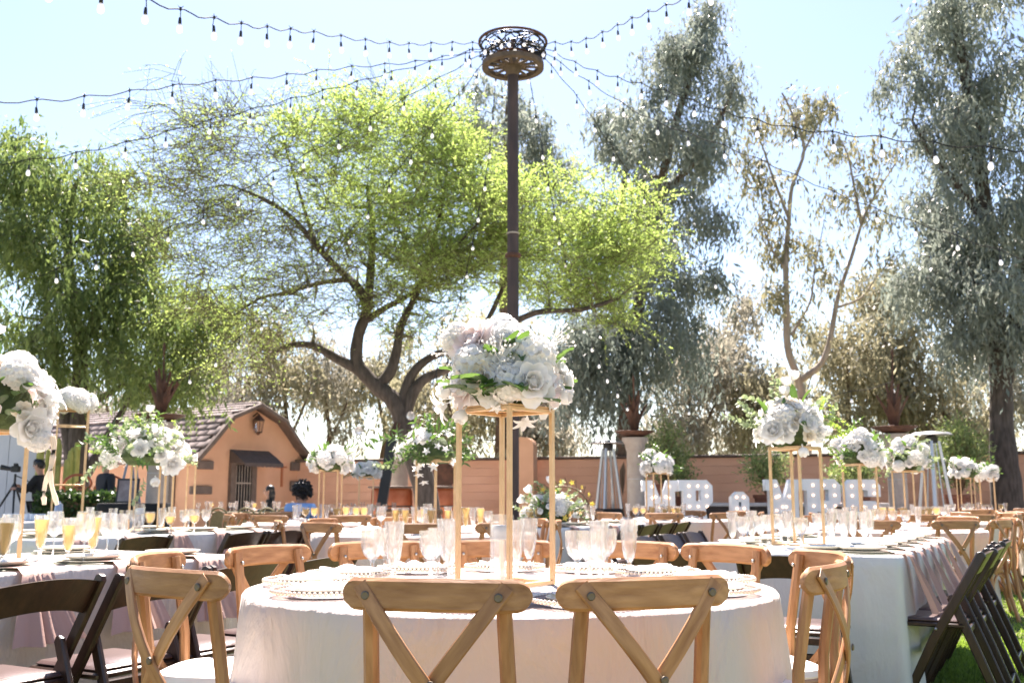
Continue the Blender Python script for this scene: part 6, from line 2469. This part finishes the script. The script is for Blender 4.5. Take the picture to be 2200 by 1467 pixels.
for k in range(22):
    u = -.47 + .94 * k / 21
    q = Vector((lt.location.x, lt.location.y)) + Vector((math.cos(lt.rotation_euler.z), math.sin(lt.rotation_euler.z))) * (u * LL) + Vector((0, rnd.uniform(-.3, .3)))
    kind, fill = (('g', k % 5 == 2), ('f', False))[k % 2]
    gl.setdefault((kind, fill), []).append(glass_at(kind, q, .7605, fill))
ordinal(gl[('g', False)], "{o} clear goblet from the left on the rustic wooden table")
ordinal(gl[('f', False)], "{o} clear flute from the left on the rustic wooden table")
ordinal(gl[('g', True)], "{o} amber goblet from the left on the rustic wooden table")

# ------------------------------------------------------------------ copper drums, gong and leaning post beneath the mesquite
for (px, d, lab) in ((842, 21.5, "glowing copper drum left of the mesquite trunk"), (938, 21.8, "glowing copper drum right of the mesquite trunk")):
    q = at(px, 1060, d)
    b = empty("copper_drum", (q.x, d, 0))
    tag(b, lab, "drum", "copper drums")
    top = at(px, 1043, d).z
    MB().lathe([(.36, .25), (.40, .30), (.44, .6), (.44, top - .12), (.40, top - .06), (.0005, top - .06)], 24).build("barrel", COPPER, b)
    MB().lathe([(.50, top - .055), (.52, top - .04), (.52, top - .015), (.0005, top)], 24).build("lid", WCAP, b)
    for z in (.45, .85):
        MB().lathe([(.445, z - .02), (.452, z), (.445, z + .02)], 24, cap=False).build("band", RUST, b)
    for k in range(3):
        a = k * 2.1
        MB().tube([(.3 * math.cos(a), .3 * math.sin(a), .28), (.36 * math.cos(a), .36 * math.sin(a), 0)], .025, 6).build("leg", RUST, b)
q = at(931, 1018, 22.5)
gg = MB().lathe([(.0005, .05), (.10, .06), (.30, .03), (.36, 0), (.36, -.02), (.0005, .0)], 28).build("wall_gong", RUST)
gg.location = (q.x, at(931, 1018, 22.5).y + 1.9, q.z)
gg.rotation_euler = (R(90), 0, wrz)
tag(gg, "round rusty disc hung on the wall right of the mesquite", "disc")
gg.location.y = WA.y + (q.x - WA.x) * wdir.y / wdir.x - .07
a, b = at(812, 1092, 17.2), at(842, 945, 17.2)
ps = empty("leaning_post", (a.x, 17.2, 0))
tag(ps, "dark leaning steel post beside the mesquite trunk", "post")
foot = Vector((-.06, 0, 0))
MB().sweep([tuple(foot), (b.x - a.x, 0, b.z)], profile_rect(.17, .12, .01), up=(0, 1, 0)).build("shaft", BLACK, ps)
MB().sweep([(b.x - a.x, 0, b.z - .03), (b.x - a.x + .02, 0, b.z + .12), (b.x - a.x + .10, 0, b.z + .30)], profile_rect(.10, .05, .01), up=(0, 1, 0)).build("bracket", RUST, ps)
q = at(858, 1040, 22.6)
pc = MB().lathe([(.24, 0), (.24, .1), (.20, .14), (.19, 1.9), (.22, 1.96), (.22, 2.02)], 18).build("stone_pillar", STONE)
pc.location = (q.x, 22.6, 0)
tag(pc, "pale round stone pillar just behind the mesquite trunk", "pillar")
# round glass balls hung in the mesquite
BALLG = MB()
BALLG.ball((0, 0, 0), .075, 14, 9)
BALLM = BALLG.mesh("glass_globe", BULBG, 60)
for (px, py, lab) in ((770, 925, "clear glass globe hanging left of the mesquite trunk"), (882, 893, "clear glass globe hanging on the mesquite trunk fork"), (938, 875, "clear glass globe hanging right of the mesquite fork")):
    q = at(px, py, 17.4)
    o = empty("hanging_globe", q)
    tag(o, lab, "globe", "hanging glass globes")
    inst("glass_globe", BALLM, o)
    MB().tube([(0, 0, .07), (0, 0, 1.3)], .003, 4).build("cord", BLACK, o)

# ------------------------------------------------------------------ left background: panel, cactus, hedge, easel, sculpture
q0, q1 = at(-160, 1000, 20.5), at(78, 1000, 20.5)
ptop = at(40, 928, 20.5).z
pn = empty("white_panel_wall", (q0.x, 20.5, 0))
tag(pn, "pale grey panel wall at the left edge", "panel")
W_ = q1.x - q0.x
for k in range(4):
    MB().box((W_ * (k + .5) / 4, 0, ptop / 2), (W_ / 4 - .012, .06, ptop), bev=.006).build("panel", PANEL, pn)
MB().box((W_ / 2, -.01, ptop + .02), (W_ + .04, .1, .05)).build("top_trim", LETTER, pn)
CACT = mat("yellow_green_cactus", (.30, .31, .07), .7, (.42, .40, .12), 6)
q = at(116, 1040, 20.0)
ca = empty("columnar_cactus", (q.x, 20.0, 0))
tag(ca, "cluster of yellow-green columnar cacti behind the gold frame", "cactus")
g = random.Random(3)
for k in range(15):
    hh = g.uniform(1.5, 2.25)
    x, y = g.uniform(-.28, .34), g.uniform(-.2, .3)
    rr = g.uniform(.035, .055)
    MB().lathe([(rr * .9, 0), (rr, .3), (rr, hh - .12), (rr * .7, hh - .03), (.0005, hh)], 20, lambda ring, a: .14 * abs(math.sin(4 * a)) - .07, c=(x, y, 0)).build("cactus_stem", CACT, ca)
HEDGE = leaf_mat("boxwood_leaf", (.02, .045, .012), (.07, .12, .03), .3, .4)
qa, qb = at(92, 1075, 16.6), at(248, 1075, 16.6)
gq = np.random.default_rng(8)
n = 9000
hw, hd, hz0, hz1 = qb.x - qa.x, .55, .45, at(170, 1062, 16.6).z
u = gq.uniform(-1, 1, (n, 3))
u /= np.max(np.abs(u), axis=1, keepdims=True) ** .75
u = np.clip(u, -1, 1)
P_ = np.stack([hw / 2 + u[:, 0] * hw / 2, u[:, 1] * hd / 2, (hz0 + hz1) / 2 + u[:, 2] * (hz1 - hz0) / 2], 1) + gq.normal(0, .03, (n, 3))
V, F = leaf_quads(P_, rot_rand(gq, n), gq.uniform(.05, .09, n), gq.uniform(.016, .028, n), gq)
hg = empty("planter_hedge", (qa.x, 16.6, 0))
tag(hg, "clipped dark green hedge in a long planter at left", "hedge")
inst("foliage", np_mesh("foliage", V, F, HEDGE, gq.uniform(0, 1, n)), hg)
MB().box((hw / 2, 0, .25), (hw + .1, hd + .1, .5), bev=.02).build("planter", CONC, hg)
MB().box((hw / 2, 0, .75), (hw - .12, hd - .12, .5)).build("twig_mass", TWIG, hg)
# curled copper sculpture
q = at(205, 1040, 18.4)
sc = empty("copper_scroll_sculpture", (q.x, 18.4, 0))
tag(sc, "curled copper scrollwork sculpture behind the hedge", "sculpture")
MB().tube([(0, 0, 0), (0, 0, 1.1)], .04, 8).build("stem", COPPER, sc)
for k in range(6):
    pth = []
    s_ = -1 if k % 2 else 1
    for i in range(26):
        t = i / 25
        rr = .24 * (1 - t * .85)
        a = t * 9 + k
        pth.append((s_ * (.18 + rr * math.cos(a)) * (1 + .1 * k), rr * .3 * math.sin(a * .5), .95 + .16 * (k // 2) + rr * math.sin(a)))
    MB().tube(pth, .030, 6, .014).build("scroll", COPPER, sc)
# easel with a framed picture and a black-draped table
q = at(278, 1060, 15.6)
es = empty("picture_easel", (q.x, 15.6, 0))
tag(es, "blue-grey easel holding a small framed print behind the drooping bouquet", "easel")
EASM = mat("blue_grey_paint", (.20, .24, .30), .6)
for (x0, x1, y1) in ((-.06, -.32, -.05), (.06, .32, -.05), (0, .05, .5)):
    MB().tube([(x0, .02, 1.62), (x1, y1, 0)], .020, 6).build("leg", EASM, es)
MB().box((0, -.06, .92), (.62, .05, .04)).build("ledge", EASM, es)
pr = empty("framed_print", (q.x, 15.50, .95), 0)
pr.rotation_euler = (R(-8), 0, 0)
tag(pr, "small pale print in a dark frame on the easel", "print")
MB().box((0, 0, .19), (.34, .02, .38)).build("frame", BLACK, pr)
MB().box((0, -.012, .19), (.28, .008, .32)).build("paper", mat("printed_paper", (.30, .26, .27), .8, (.16, .12, .13), 6), pr)
q = at(290, 1090, 15.0)
bt = empty("black_draped_table", (q.x, 15.0, 0))
tag(bt, "table under a black cloth below the easel", "table")
n = 96


def olb(i):
    a = 2 * math.pi * i / n
    c, s = math.cos(a), math.sin(a)
    e = .35
    return .46 * math.copysign(abs(c) ** e, c), .38 * math.copysign(abs(s) ** e, s), c, s, a


drape(bt, olb, n, .95, .05, .03, .03, 77, BLACKC)
# banner at the right edge
q = at(2206, 1000, 19.6)
bn = empty("upright_banner", (q.x, 19.0, 0))
tag(bn, "pale lilac upright banner cut by the right edge", "banner")
MB().box((.15, 0, 1.25), (.62, .05, 2.5), bev=.01).build("board", mat("pale_lilac_board", (.55, .56, .68), .6), bn)
MB().box((.18, -.032, 1.75), (.36, .012, .42)).build("printed_picture", mat("dark_print", (.05, .035, .06), .6, (.16, .08, .10), 5), bn)
MB().box((.15, .0, .02), (.7, .4, .04)).build("foot", BLACK, bn)
